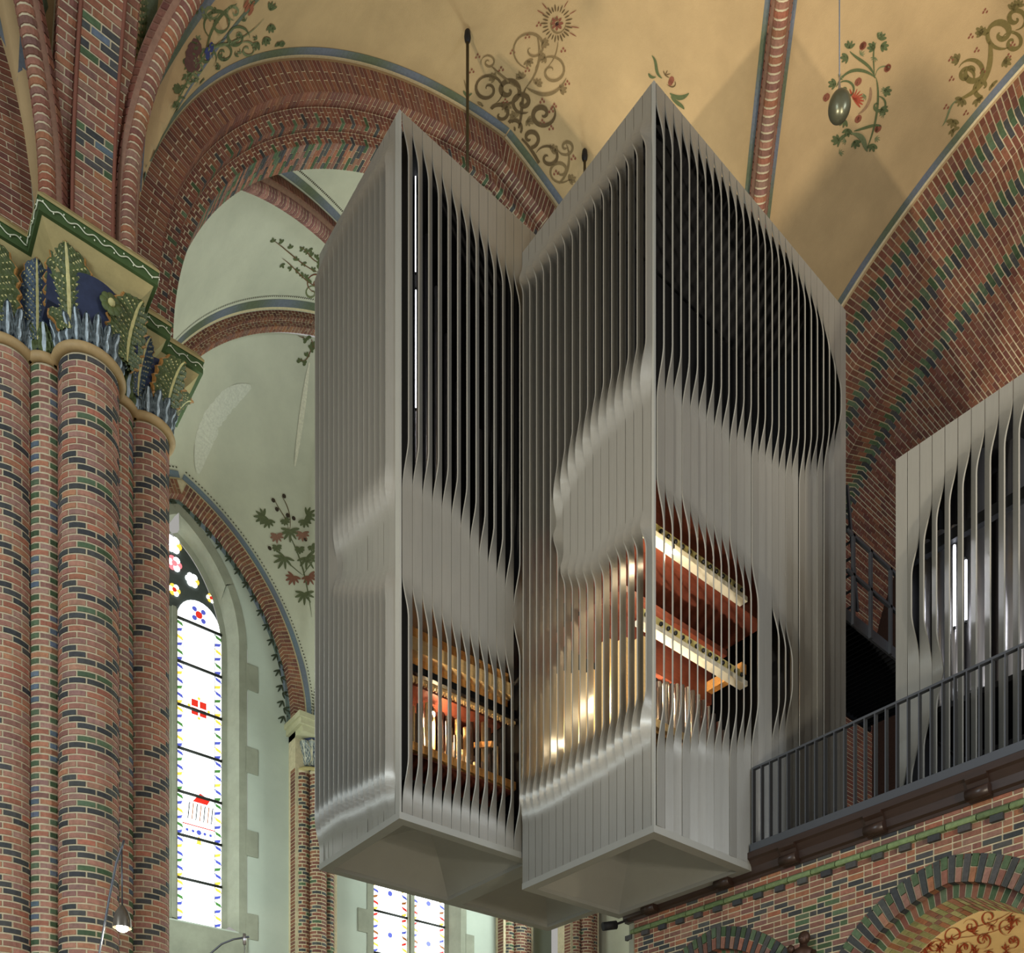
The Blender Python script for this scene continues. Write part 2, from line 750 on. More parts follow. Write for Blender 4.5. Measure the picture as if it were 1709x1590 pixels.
# brick arches ------------------------------------------------------------------
def arch(parent, curve, place, orders, deep, pitch, pals, soff_pal, skip=None, limit=300, lmin=0.0, halves=(1, -1), arris=None, back=.25):
    """orders: list of (face width, soffit depth).  place(lat, z, depth, half) -> world point; depth grows away from the viewer.
    bricks of each course stand radially on the face and turn into the soffit, the joint bed is the ring itself"""
    B = Bricks(skip)
    bed = MB()
    for hf in halves:
        off, dep = 0.0, 0.0
        for k, (w, sd) in enumerate(orders):
            last = k == len(orders) - 1
            rows_f, rows_s = [], []
            for l in lin(lmin, curve.len, 110):
                a, b = curve.at(l, off), curve.at(l, off + w)
                a, b = (max(a[0], 0), a[1]), (max(b[0], 0), b[1])
                rows_f.append([place(a[0], a[1], dep, hf), place(b[0], b[1], dep, hf)])
                rows_s.append([place(b[0], b[1], dep, hf), place(b[0], b[1], dep + sd, hf)])
            bed.sheet(rows_f, smooth=False)
            bed.sheet(rows_s, smooth=False)

            def PF(a, l, h, off=off, dep=dep, hf=hf):
                q = curve.at(l, off + a)
                return place(max(q[0], 0), q[1], dep - h, hf)

            def PS(a, l, h, off=off, w=w, dep=dep, hf=hf):
                q = curve.at(l, off + w + h)
                return place(max(q[0], 0), q[1], dep + a, hf)

            l, j = lmin + .01, 0
            while l < curve.len - .015:
                top = curve.at(l + pitch, off + w)
                if top[0] < .01 and curve.at(l + pitch * .5, off)[0] < .03:
                    break
                l1 = min(l + pitch - .011, curve.len)
                pal = pals[k % len(pals)]
                # face: two unequal bricks, alternating; the inner one turns round the arris
                special = arris(k, j) if arris else None
                cut = w * (.36 if j % 2 else .64)
                full = 3 if w > .42 else 2
                if full == 3:
                    cuts = [0, w * .25, w * .63, w] if j % 2 else [0, w * .42, w * .8, w]
                else:
                    cuts = [0, cut, w]
                for a0, a1 in zip(cuts, cuts[1:]):
                    inner = a1 >= w - 1e-6
                    c = special if (special and inner) else rc(pal)
                    B.add(PF, a0 + (.004 if a0 > 0 else 0), a1 - (.004 if not inner else -.008), l, l1, .008, c)
                # soffit
                n = max(1, round(sd / .21))
                step = sd / n
                sh = step * .5 if j % 2 else 0
                a = 0.0
                first = True
                while a < sd - .01:
                    e = min(sd, a + (step - sh if first and sh else step))
                    c = special if (special and first) else rc(soff_pal(k, j, a) if soff_pal else pal)
                    B.add(PS, a + (.004 if not first else -.008), e - .004, l, l1, .008, c)
                    a = e
                    first = False
                l += pitch
                j += 1
            off += w
            dep += sd
    bed.build('joint_bed', M_MORTAR, parent)
    jl = MB()
    for hf in halves:
        off = dep = 0.0
        for k, (w, sd) in enumerate(orders[:-1]):
            off += w
            dep += sd
            path = []
            for l in lin(lmin, curve.len, 110):
                q = curve.at(l, off)
                path.append(place(max(q[0], 0), q[1], dep, hf))
            jl.tube(path, .014, 5)
    if jl.v:
        jl.build('joint_line', M_MORTAR, parent)
    return B.finish(parent, limit)


# main wall arch (left), plane Y = YN ----------------------------------------------------
wl = empty('wall_left', (XC, YN, Z0), kind='structure', label='nave side wall with a big stepped brick arch opening into the side bay', cat='wall')
CV = Curve(HX, PC, Z0, PK, low=.3)


def place_l(lat, z, dep, hf):
    return (XC - hf * lat, YN + dep, z)


def arris_l(k, j):
    if k == 0:
        return None
    if j % 7 == 0:
        return rc(GREENB)
    if j % 7 == 3:
        return rc(DARKB)
    return None


def soff_l(k, j, a):
    if k == 2 and (j * 3 + int(a * 9)) % 5 in (0, 2):
        return GREENB + DARKB
    return REDD if k < 2 else RED


arch(wl, CV, place_l, [(.33, .22), (.17, .13), (.13, .40)], 0, .072, [REDD, REDD, REDD], soff_l, limit=300, arris=arris_l)




def place_l2(lat, z, dep, hf):
    return (XC2 - hf * lat, YN + dep, z)


na = empty('neighbour_arch', (0, 0, 0))
na.parent = wl
na.matrix_parent_inverse = inv(wl)
_b = arch(na, CV, place_l2, [(.33, .22), (.17, .13), (.13, .40)], 0, .072, [REDD, REDD, REDD], soff_l, limit=20, arris=arris_l, halves=(-1,))
# west wall arch (right), plane X = XW ----------------------------------------------------
wr = empty('wall_right', (XW, YC, Z0), kind='structure', label='west end wall with a huge pointed arch of stepped brick orders', cat='wall')
CW = Curve(HY, PC * HY / HX, Z0, PK * HX / HY, low=3.0)


def place_r(lat, z, dep, hf):
    return (XW + dep, YC + hf * lat, z)


def arris_r(k, j):
    return rc(GREENB) if j % 2 else rc(DARKB)


def soff_r(k, j, a):
    if k == 2:
        q = int(a / .105)
        if (j + q) % 8 == 0 or (j - q) % 8 == 0:
            return DARKB + GREENB[:1]
        return REDD
    return REDD


arch(wr, CW, place_r, [(.52, .46), (.52, .46), (.52, 2.7)], 0, .085, [REDD, REDD, REDD], soff_r, limit=300, arris=arris_r, lmin=0)
# the closed end of the tower hall behind the organ and the jamb wall
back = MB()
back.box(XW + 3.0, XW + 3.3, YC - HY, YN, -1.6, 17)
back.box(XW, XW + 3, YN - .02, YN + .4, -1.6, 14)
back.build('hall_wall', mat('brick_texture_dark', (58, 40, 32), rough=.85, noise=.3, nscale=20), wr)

# transverse arch over the pier, spanning the nave ------------------------------------------
ta = empty('transverse_arch', (2.585, 10.4, 10.67))
ta.parent = ceil_o
ta.location = (0, 0, 0)
CT = Curve(HY, PC * HY / HX, Z0, PK * HX / HY, low=.35)


def arch_roll(parent, x0, x1, off, curve, yshift, pitch, pal, pattern=None, limit=120, sides=True, brick=.21):
    """a band of soffit bricks (normal towards the opening) between x0 and x1, with its two cheeks"""
    bed = MB()
    B = Bricks('pier')

    def pt(x, l, o):
        q = curve.at(l, o)
        return (x, YC + q[0] + yshift, q[1])
    rows = []
    for l in lin(0, curve.len * .75, 120):
        rows.append([pt(x0, l, off - .3), pt(x0, l, off), pt(x1, l, off), pt(x1, l, off - .3)])
    bed.sheet(rows, smooth=False)
    bed.build('joint_bed', M_MORTAR, parent)

    def P(a, l, h):
        return pt(x0 + a, l, off + h)
    l, j = .01, 0
    W = x1 - x0
    while l < curve.len * .72:
        n = max(1, round(W / brick))
        st = W / n
        e = [0.0] + ([st * (i + .5) for i in range(n)] if j % 2 else [st * (i + 1) for i in range(n - 1)]) + [W]
        for q, (a0, a1) in enumerate(zip(e, e[1:])):
            c = pattern(j, q) if pattern else None
            B.add(P, a0 + .005, a1 - .005, l, l + pitch - .012, .008, c or rc(pal))
        if sides:
            for sg, xx in ((-1, x0), (1, x1)):
                def Q(a, b, h, sg=sg, xx=xx):
                    return pt(xx + sg * h, b, off - a)
                B.add(Q, -.005, .14, l, l + pitch - .012, .008, rc(REDD))
        l += pitch
        j += 1
    B.finish(parent, limit)


def pat_t(j, q):
    k = j % 13
    if k in (0, 4) :
        return rc(GREENB) if q % 2 == 0 else rc(DARKB)
    if k in (1, 2):
        return rc(DARKB) if (q + j) % 2 else None
    if k == 3:
        return rc(BLUEB) if q % 3 == 1 else rc(DARKB)
    return None


arch_roll(ta, 2.40, 2.80, .30, CT, -.1, .078, RED, pat_t, 150)
arch_roll(ta, 2.20, 2.38, .20, CT, -.1, .078, RED, None, 60)
arch_roll(ta, 2.82, 2.97, .20, CT, -.1, .078, RED, None, 60)
rl = MB()
for xx in (2.39, 2.81):
    rows = []
    path = []
    for l in lin(0, CT.len * .7, 90):
        q = CT.at(l, .3)
        path.append((xx, YC + q[0] - .1, q[1]))
    rl.tube(path, .022, 6)
rl.build('edge_roll', mat('red_clay', (120, 74, 58), rough=.7), ta)
# ================================================================== CLUSTERED PIER with capital
PXC, PYC = 2.585, 10.70
ZR = 9.4            # neck ring
ZA = 10.67          # abacus top
pier = empty('clustered_pier', (PXC, PYC + .3, -1.6), label='clustered polychrome brick pier with painted leaf capital at the left edge', cat='pier')


def arc_pts(c, r, a0, a1, n):
    return [(c[0] + r * math.cos(math.radians(a0 + (a1 - a0) * i / n)), c[1] + r * math.sin(math.radians(a0 + (a1 - a0) * i / n))) for i in range(n + 1)]


def plan(grow=0.0):
    """outline of the shafts from the back left round the front to the back right"""
    g = grow
    segs = []
    segs.append(('side', arc_pts((PXC - .745, 11.10), .25 + g, 120, 338, 26)))
    segs.append(('bead', arc_pts((PXC - .36, 10.99), .185 + g, 195, 305, 12)))
    segs.append(('main', arc_pts((PXC, PYC), .305 + g, 160, 380, 36)))
    segs.append(('bead', arc_pts((PXC + .36, 10.99), .185 + g, 235, 345, 12)))
    segs.append(('side', arc_pts((PXC + .745, 11.10), .25 + g, 202, 420, 26)))
    return segs


class Path:
    def __init__(self, pts):
        self.p = pts
        self.l = [0.0]
        for a, b in zip(pts, pts[1:]):
            self.l.append(self.l[-1] + math.hypot(b[0] - a[0], b[1] - a[1]))
        self.len = self.l[-1]

    def at(self, l):
        l = max(0, min(self.len - 1e-7, l))
        i = 0
        while self.l[i + 1] < l:
            i += 1
        a, b = self.p[i], self.p[i + 1]
        t = (l - self.l[i]) / max(self.l[i + 1] - self.l[i], 1e-9)
        # smooth normal
        p0, p1 = self.p[max(i - 1, 0)], self.p[min(i + 2, len(self.p) - 1)]
        tx, ty = p1[0] - p0[0], p1[1] - p0[1]
        q = math.hypot(tx, ty)
        return a[0] + (b[0] - a[0]) * t, a[1] + (b[1] - a[1]) * t, ty / q, -tx / q


core = MB()
for nm, pts in plan():
    core.sheet([[(x, y, z) for x, y in pts] for z in (-1.6, ZR)])
core.box(PXC - .75, PXC + .75, 10.98, 11.9, -1.6, ZA)
core.build('joint_bed', M_MORTAR, pier)

B = Bricks('pier')
COURSE = .0705
for si, (nm, pts) in enumerate(plan()):
    path = Path(pts)
    n = {'main': 6, 'side': 5, 'bead': 2}[nm]
    blen = path.len / n

    def P(a, b, h, path=path):
        x, y, nx, ny = path.at(a)
        return (x + nx * h, y + ny * h, b)

    def colour(j, mid):
        t = mid / path.len            # 0..1 along the outline
        p = j % 10
        if nm == 'main':
            w = abs(t - .5) * 2         # 0 front .. 1 sides
            if p == 0:
                if abs(t - .5) < .09:
                    return rc(GREENB)
            if p == 9:
                return rc(DARKB) if w < .75 else rc(REDL)
            if abs(w - p * .105) < .085:
                return rc(DARKB)
            return rc(REDL)
        if nm == 'side':
            q = (t * 7 + j * .62 * (1 if si == 0 else -1)) % 3.6
            if j % 10 == 3 and .4 < t < .6:
                return rc(DARKB)
            return rc(DARKB) if q < .75 else rc(REDL)
        odd = j % 2
        if (t < .5) == bool(odd):
            if j % 9 in (2, 4, 6):
                return rc(BLUEB)
            return rc(GREENB)
        return rc(REDL)

    z, j = 2.3, 0
    while z < ZR - .06:
        e = [0.0]
        x = blen * (.5 if j % 2 else 1.0)
        if nm == 'bead':
            e = [0, path.len * (.35 if j % 2 else .62), path.len]
        else:
            while x < path.len - .02:
                e.append(x)
                x += blen
            e.append(path.len)
        for a0, a1 in zip(e, e[1:]):
            B.add(P, a0 + .006, a1 - .006, z, z + COURSE - .012, .008, colour(j, (a0 + a1) / 2), na=3 if nm != 'bead' else 2)
        z += COURSE
        j += 1
B.finish(pier, 300)

low = MB()
for nm, pts in plan(.006):
    low.sheet([[(x, y, z) for x, y in pts] for z in (-1.6, 2.3)])
low.build('lower_shaft', mat('brick_texture', (140, 94, 74), rough=.8, noise=.3, nscale=14), pier)

# --- capital
cap = empty('capital', (0, 0, 0))
cap.parent = pier
cap.matrix_parent_inverse = inv(pier)


def part(mb, name, m, parent=None, **k):
    """sub-part of the capital (vertices already in church coordinates)"""
    o = mb.build(name, m, None, **k)
    o.parent = parent or cap
    return o


ringp = []
for nm, pts in plan(.03):
    ringp.append(pts)
ring = MB()
for pts in ringp:
    ring.tube([(x, y, ZR) for x, y in pts], .05, 10)
part(ring, 'neck_ring', mat('ring_cream', (168, 142, 98), rough=.6, noise=.15, nscale=10))

# bell: from the shaft outline to the stepped abacus
STEP = [(1.2, 11.6), (1.2, 10.92), (1.66, 10.92), (1.66, 10.73), (1.97, 10.73), (1.97, 10.2), (3.2, 10.2), (3.2, 10.73), (3.51, 10.73), (3.51, 10.92), (3.97, 10.92), (3.97, 11.9)]


def offset_path(path, o):
    """axis aligned outline, moved outwards (away from the pier) by o"""
    out = []
    for i, p in enumerate(path):
        nx = ny = 0.0
        for a, b in ((i - 1, i), (i, i + 1)):
            if a < 0 or b >= len(path):
                continue
            dx, dy = path[b][0] - path[a][0], path[b][1] - path[a][1]
            q = math.hypot(dx, dy)
            nx += (0 if abs(dx) > 1e-6 else dy / q)
            ny += (-dx / q if abs(dx) > 1e-6 else 0)
        out.append((p[0] + o * (1 if nx > 0 else -1 if nx < 0 else 0), p[1] + o * (1 if ny > 0 else -1 if ny < 0 else 0)))
    return out


def moulding(prof, name, m):
    mb = MB()
    rows = []
    for o, z in prof:
        rows.append([(x, y, z) for x, y in offset_path(STEP, o)])
    mb.sheet(rows, smooth=False)
    return part(mb, name, m)


moulding([(-.3, ZA), (-.07, ZA), (0, ZA - .10), (0, ZA - .13)], 'abacus_slab', M_CREAM)
moulding([(0, ZA - .13), (-.012, ZA - .13), (-.012, ZA - .27), (-.06, ZA - .27)], 'green_band', M_GREEN)
moulding([(-.05, ZA - .27), (-.07, ZA - .30), (-.12, ZA - .36), (-.19, ZA - .43), (-.2, ZA - .47), (-.22, ZA - .47), (-.22, ZA - .60), (-.3, ZA - .62)], 'cavetto', M_CREAM)
# wavy white line and dots on the green band
wav = MB()
pth = offset_path(STEP, 0)
for a, b in zip(pth, pth[1:]):
    L = math.hypot(b[0] - a[0], b[1] - a[1])
    dx, dy = (b[0] - a[0]) / L, (b[1] - a[1]) / L
    nx, ny = dy, -dx
    n = max(8, int(L / .012))
    pts = []
    for i in range(n + 1):
        t = L * i / n
        pts.append((a[0] + dx * t + nx * .0, a[1] + dy * t + ny * .0, ZA - .20 + .02 * math.sin(t * 2 * PI / .17)))
    wav.tube(pts, .0065, 5, s2l((206, 210, 186)))
    k = .05
    while k < L - .03:
        for sg in (1, -1):
            kk = k + (.1 if sg > 0 else 0)
            if kk < L - .02:
                wav.ball((a[0] + dx * kk, a[1] + dy * kk, ZA - .20 + sg * .03 * -1), .008, 4, col=s2l((222, 226, 200)))
        k += .2
part(wav, 'wave_ornament', M_PAINT)

bell = MB()
# navy bell: loft each shaft outline to a wider one under the abacus
for nm, pts in plan(.02):
    rows = []
    for t in lin(0, 1, 6):
        cx_, cy_ = PXC, 11.35
        k = .10 * t * t
        rows.append([(x + (x - cx_) * k * 1.2, y + (y - cy_) * k, ZR + t * (ZA - .55 - ZR)) for x, y in pts])
    bell.sheet(rows)
bell.build('bell', M_NAVY, None).parent = cap
bb = MB()
bb.box(1.80, 3.37, 10.98, 11.8, ZR + .1, ZA - .5)
bb.box(2.12, 3.05, 10.48, 11.0, ZA - .9, ZA - .5)
part(bb, 'bell_core', M_NAVY)


def leaf(base, out, up, w, h, bend, c_mid, c_edge, c_vein, lobes=7, n=44, veins=True, fold=.25):
    """acanthus-like leaf: base point, outward direction, width, height, outward bend of the tip"""
    mb = MB()
    base, out, up = Vector(base), Vector(out).normalized(), Vector(up)
    side = out.cross(up).normalized()
    rows, cols = [], []
    m = 26 if veins else 8
    for i in range(n + 1):
        t = i / n
        prof = math.sin(PI * min(1, (t * .86 + .14))) ** .6 if t < 1 else 0
        prof = (t * 2.2 + .45 if t < .25 else 1.0) * math.sqrt(max(0, 1 - max(0, (t - .45) / .55) ** 2.4))
        scal = 1 + .10 * math.sin(t * lobes * 2 * PI)
        ww = w * .5 * prof * scal
        fwd = bend * (t ** 2.2)
        drop = -.28 * bend * max(0, (t - .8) / .2) ** 2
        row = []
        for j in range(m + 1):
            s = -1 + 2 * j / m
            cup = -fold * w * (abs(s) ** 1.5) * .5
            rid = .012 * math.cos((t * lobes * 2 - abs(s) * 2.2) * 2 * PI) * (abs(s) > .12)
            p = base + side * ww * s + up * (h * t + drop) + out * (fwd + cup + rid)
            row.append(p)
        rows.append(row)
    for i in range(n):
        for j in range(m):
            t, s = (i + .5) / n, -1 + 2 * (j + .5) / m
            if abs(s) > .9 or i >= n - 1:
                c = c_edge
            elif abs(s) < (.07 if veins else .13):
                c = c_vein
            elif veins and (t * lobes * 2 - abs(s) * 2.2) % 1 < .15 and .12 < abs(s) < .8:
                c = c_vein
            else:
                c = mixc(c_mid, tuple(x * .7 for x in c_mid), .5 + .5 * math.sin(t * lobes * 2 * PI * 1.0 - abs(s) * 6))
            mb.quad((rows[i][j], rows[i][j + 1], rows[i + 1][j + 1], rows[i + 1][j]), c, True)
            mb.quad((rows[i][j] - out * .035, rows[i + 1][j] - out * .035, rows[i + 1][j + 1] - out * .035, rows[i][j + 1] - out * .035), c_mid, True)
    # rim
    for i in range(n):
        for j in (0, m):
            a, b = rows[i][j], rows[i + 1][j]
            mb.quad((a, b, b - out * .035, a - out * .035), c_edge)
    return mb


CG, CBL, CGOLD, CVEIN = s2l((80, 92, 52)), s2l((70, 86, 100)), s2l((160, 116, 60)), s2l((186, 178, 122))
CLB = s2l((90, 100, 102))
# ring of small upright leaves on every shaft
for nm, pts in plan(.05):
    path = Path(pts)
    n = {'main': 13, 'side': 10, 'bead': 3}[nm]
    for i in range(n):
        x, y, nx, ny = path.at(path.len * (i + .5) / n)
        if ny > .5:
            continue
        mb = leaf((x, y, ZR + .03), (nx, ny, 0), (0, 0, 1), path.len / n * 1.05, R.uniform(.30, .36), .07, CLB if nm != 'bead' else CG, s2l((70, 84, 96)), s2l((170, 184, 190)), lobes=1, n=12, veins=False, fold=.35)
        part(mb, 'small_leaf', M_LEAF)
# large leaves: (x, y, outward dx, dy, width, height, colour)
BIG = [(PXC - .26, 10.44, -.45, -1, .50, .80, CG, .20), (PXC + .34, 10.44, .55, -1, .50, .66, CG, .24),
       (PXC - .50, 10.80, -.25, -1, .36, .80, CBL, .16), (PXC + .56, 10.80, .45, -1, .36, .66, CBL, .22),
       (PXC + .92, 10.86, .6, -.9, .44, .66, CG, .26), (PXC - .90, 10.82, -.4, -1, .46, .74, CG, .2), (PXC + 1.05, 11.1, 1, -.2, .40, .6, CG, .26)]
for x, y, dx, dy, w, h, c, b in BIG:
    part(leaf((x, y, ZR + .16), (dx, dy, 0), (0, 0, 1), w, h, b, c, CGOLD, CVEIN), 'acanthus_leaf', M_LEAF)
ros = MB()
for k in range(8):
    a = 2 * PI * k / 8
    ros.ball((PXC + .12 + .07 * math.cos(a), 10.27, ZA - .74 + .07 * math.sin(a)), .05, 5, (1, .45, 1), shade(CG))
ros.ball((PXC + .12, 10.25, ZA - .74), .04, 5, col=CVEIN)
part(ros, 'rosette', M_LEAF)
# ================================================================== ORGAN CASES
def interp(pl, u):
    if u <= pl[0][0]:
        return pl[0][1]
    for (a, va), (b, vb) in zip(pl, pl[1:]):
        if u <= b:
            return va + (vb - va) * (u - a) / (b - a)
    return pl[-1][1]


def slat_mesh(pivot, w0, out, width, zs, phis, thick=.007):
    mb = MB()
    rows = [[], [], [], []]
    w0, out = Vector(w0), Vector(out)
    for z, ph in zip(zs, phis):
        w = w0 * math.cos(ph) + out * math.sin(ph)
        t = out * math.cos(ph) - w0 * math.sin(ph)
        p = Vector((pivot[0], pivot[1], z)) + w * .003
        q = p + w * width
        c = [p + t * thick, q + t * thick, q - t * thick, p - t * thick]
        for k in range(4):
            rows[k].append((c[k], c[(k + 1) % 4]))
    n = len(zs)
    uvs = []
    for k in range(4):
        mb.sheet([list(r) for r in rows[k]])
        for i in range(n - 1):
            a, b = (0, 1) if k in (0, 2) else (.5, .5)
            uvs.extend([a, 0, b, 0, b, 1, a, 1])
    for i in (0, n - 1):
        mb.quad([rows[k][i][0] for k in range(4)])
        uvs.extend([0, 0] * 4)
    return mb, uvs


def build_slat(parent, pivot, w0, out, width, zb, zt, opens, phimax, jitter=0.0, tr=.30, fixed=None, m=None):
    """opens: list of (z low, z high) where the slat is turned"""
    def op(z):
        o = 0.0
        for a, b in opens:
            x = min(1, max(0, (z - (a - tr)) / (2 * tr)))
            y = min(1, max(0, ((b + tr) - z) / (2 * tr)))
            g = min(x, y)
            o = max(o, g * g * (3 - 2 * g))
        return o
    zs = {zb, zt}
    for a, b in opens:
        for e in (a, b):
            for i in range(-6, 7):
                z = e + tr * i / 6
                if zb < z < zt:
                    zs.add(round(z, 4))
    zs = sorted(zs)
    # a few more along long runs
    ztop = max([b for a, b in opens], default=zt) - .4
    phis = []
    for z in zs:
        jz = jitter if z < ztop else 0.0
        phis.append(jz + (phimax - jz) * op(z))
    mb, uvs = slat_mesh(pivot, w0, out, width, zs, phis)
    o = mb.build('slat', m or M_ALU, parent)
    ul = o.data.uv_layers.new(name='uv')
    ul.data.foreach_set('uv', uvs)
    return o


def face_slats(parent, start, along, n, pitch, out, zb, zt, openings, phimax, pivot_far, jit=3.0, tr=.30, zb_fn=None):
    """slats of one face; openings: list of (top polyline, bottom polyline, u min, u max) measured along the face"""
    for i in range(n):
        a = pitch * i
        if pivot_far:
            pv = (start[0] + along[0] * (a + pitch), start[1] + along[1] * (a + pitch))
            w0 = (-along[0], -along[1], 0)
        else:
            pv = (start[0] + along[0] * a, start[1] + along[1] * a)
            w0 = (along[0], along[1], 0)
        mx, my = start[0] + along[0] * (a + pitch * .5), start[1] + along[1] * (a + pitch * .5)
        u, _ = uv(mx, my, 1)
        d = depth(mx, my)
        op = []
        for top, bot, u0, u1 in openings:
            if u0 <= u <= u1:
                vt, vb = interp(top, u), interp(bot, u)
                if vb - vt > 10:
                    op.append(((VH - vb) * d / F, (VH - vt) * d / F))
        op.sort()
        z0 = zb_fn(mx, my) if zb_fn else zb
        build_slat(parent, pv, w0, out, pitch - .006, z0, zt, op, math.radians(phimax), math.radians(R.uniform(-jit, jit) if jit else 0), tr)


def coffer(parent, x0, x1, y0, y1, z, h=.45, bw=.13):
    """underside: flat frame with a curved, hipped recess"""
    fr = MB()
    fr.box(x0, x1, y0, y0 + bw, z - .03, z + .05)
    fr.box(x0, x1, y1 - bw, y1, z - .03, z + .05)
    fr.box(x0, x0 + bw, y0 + bw, y1 - bw, z - .03, z + .05)
    fr.box(x1 - bw, x1, y0 + bw, y1 - bw, z - .03, z + .05)
    fr.build('bottom_frame', M_ALUP, parent)
    rc_ = MB()
    a0, a1, b0, b1 = x0 + bw, x1 - bw, y0 + bw, y1 - bw
    cx_, cy_ = (a0 + a1) / 2, (b0 + b1) / 2
    N = 14
    rings = []
    for i in range(N + 1):
        t = i / N
        zz = z + .02 + h * math.sin(t * PI / 2)
        k = 1 - t
        rings.append(((cx_ - (cx_ - a0) * k, cx_ + (a1 - cx_) * k), (cy_ - (cy_ - b0) * k, cy_ + (b1 - cy_) * k), zz))
    for (xa, ya, za), (xb, yb, zb_) in zip(rings, rings[1:]):
        for p, q, r, s in (((xa[0], ya[0]), (xa[1], ya[0]), (xb[1], yb[0]), (xb[0], yb[0])),
                           ((xa[1], ya[0]), (xa[1], ya[1]), (xb[1], yb[1]), (xb[1], yb[0])),
                           ((xa[1], ya[1]), (xa[0], ya[1]), (xb[0], yb[1]), (xb[1], yb[1])),
                           ((xa[0], ya[1]), (xa[0], ya[0]), (xb[0], yb[0]), (xb[0], yb[1]))):
            rc_.quad(((p[0], p[1], za), (q[0], q[1], za), (r[0], r[1], zb_), (s[0], s[1], zb_)))
    o = rc_.build('coffer', M_ALUP, parent)
    return o


T1 = dict(x0=5.386, x1=7.48, y0=8.64, y1=10.616, zb=4.513, zt=12.589)
T2 = dict(x0=7.186, xn=8.917, x1=11.032, y0=6.397, y1=8.60, zb=4.10, zt=12.155)
BIG_U = 9999

# ---------------------------------------------------------------- left tower
t1 = empty('organ_case', (T1['x0'], T1['y0'], T1['zb']), label='left organ tower of twisted grey metal slats hanging beside the brick arch', cat='organ case')
up1 = ([(668, 225), (700, 262), (760, 345), (820, 428), (866, 492)], [(668, 783), (690, 788), (706, 800), (722, 812), (738, 824), (754, 836), (770, 850), (786, 876), (802, 898), (818, 920), (834, 940), (850, 958), (866, 990)], 0, 873)
lo1 = ([(668, 990), (684, 1000), (716, 1030), (740, 1048), (764, 1066), (788, 1082), (812, 1098), (836, 1112), (852, 1118), (866, 1060)], [(668, 1308), (760, 1334), (800, 1344), (840, 1362), (866, 1384)], 0, 873)
n1 = 15
p1 = (T1['x1'] - T1['x0'] - .03) / n1
face_slats(t1, (T1['x0'] + .03, T1['y0']), (1, 0), n1, p1, (0, -1, 0), T1['zb'] + .05, T1['zt'], [up1, lo1], 40, True, jit=1.5)
# left face (towards the pier); u grows to the near edge
upl = ([(537, 470), (560, 420), (600, 340), (640, 285), (665, 250)], [(537, 1200), (566, 1200), (567, 905), (590, 885), (620, 855), (640, 835), (665, 812)], 0, BIG_U)
lol = ([(537, 760), (566, 800), (567, 985), (600, 985), (640, 978), (665, 968)], [(537, 1380), (570, 1352), (600, 1340), (640, 1318), (665, 1308)], 0, BIG_U)
nl = 15
pl = (T1['y1'] - T1['y0'] - .09) / nl
post = MB()
post.box(T1['x0'] - .008, T1['x0'] + .02, T1['y0'] - .008, T1['y0'] + .085, T1['zb'] + .05, T1['zt'])
post.build('corner_post', M_ALUP, t1)
face_slats(t1, (T1['x0'], T1['y0'] + .09), (0, 1), nl, pl, (-1, 0, 0), T1['zb'] + .05, T1['zt'], [upl, lol], 80, False, jit=2)
coffer(t1, T1['x0'] - .01, T1['x1'], T1['y0'] - .01, T1['y1'], T1['zb'])


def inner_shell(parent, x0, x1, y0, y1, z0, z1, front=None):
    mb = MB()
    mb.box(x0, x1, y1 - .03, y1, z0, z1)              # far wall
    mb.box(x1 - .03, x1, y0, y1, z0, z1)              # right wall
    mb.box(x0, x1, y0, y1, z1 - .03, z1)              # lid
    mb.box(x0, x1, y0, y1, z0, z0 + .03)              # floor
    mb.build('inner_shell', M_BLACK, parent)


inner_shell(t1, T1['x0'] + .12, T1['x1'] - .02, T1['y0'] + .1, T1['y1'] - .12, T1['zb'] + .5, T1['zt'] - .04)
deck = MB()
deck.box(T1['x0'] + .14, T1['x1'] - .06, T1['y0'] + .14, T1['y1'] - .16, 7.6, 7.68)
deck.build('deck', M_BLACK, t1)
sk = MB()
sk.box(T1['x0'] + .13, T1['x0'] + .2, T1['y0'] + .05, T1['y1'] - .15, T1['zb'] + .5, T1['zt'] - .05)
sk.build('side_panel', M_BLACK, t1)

# ---------------------------------------------------------------- middle tower
t2 = empty('organ_case', (T2['x0'], T2['y0'], T2['zb']), label='middle organ tower with the widest twisted slat front, in front of the vault rib', cat='organ case')
up2 = ([(1095, 205), (1108, 213), (1136, 244), (1175, 281), (1213, 323), (1249, 364), (1283, 402), (1315, 440), (1336, 478), (1358, 515), (1375, 553), (1394, 622), (1400, 640)],
       [(1095, 628), (1120, 637), (1165, 670), (1203, 700), (1243, 723), (1273, 747), (1303, 767), (1337, 777), (1360, 770), (1380, 757), (1397, 727), (1400, 700)], 0, 1402)
lo2 = ([(1095, 835), (1107, 847), (1127, 853), (1143, 863), (1160, 880), (1177, 893), (1193, 907), (1210, 920), (1227, 940), (1243, 960), (1264, 985)],
       [(1095, 1218), (1120, 1226), (1157, 1223), (1194, 1230), (1231, 1230), (1264, 1214)], 0, 1265)
le2 = ([(1284, 1025), (1305, 1055), (1322, 1085)], [(1284, 1222), (1305, 1205), (1322, 1180)], 1284, 1324)
n2 = 27
p2 = (T2['x1'] - T2['x0'] - .03) / n2


def zb2(x, y):
    return T2['zb'] + .05 if x < T2['xn'] + .03 else 4.40


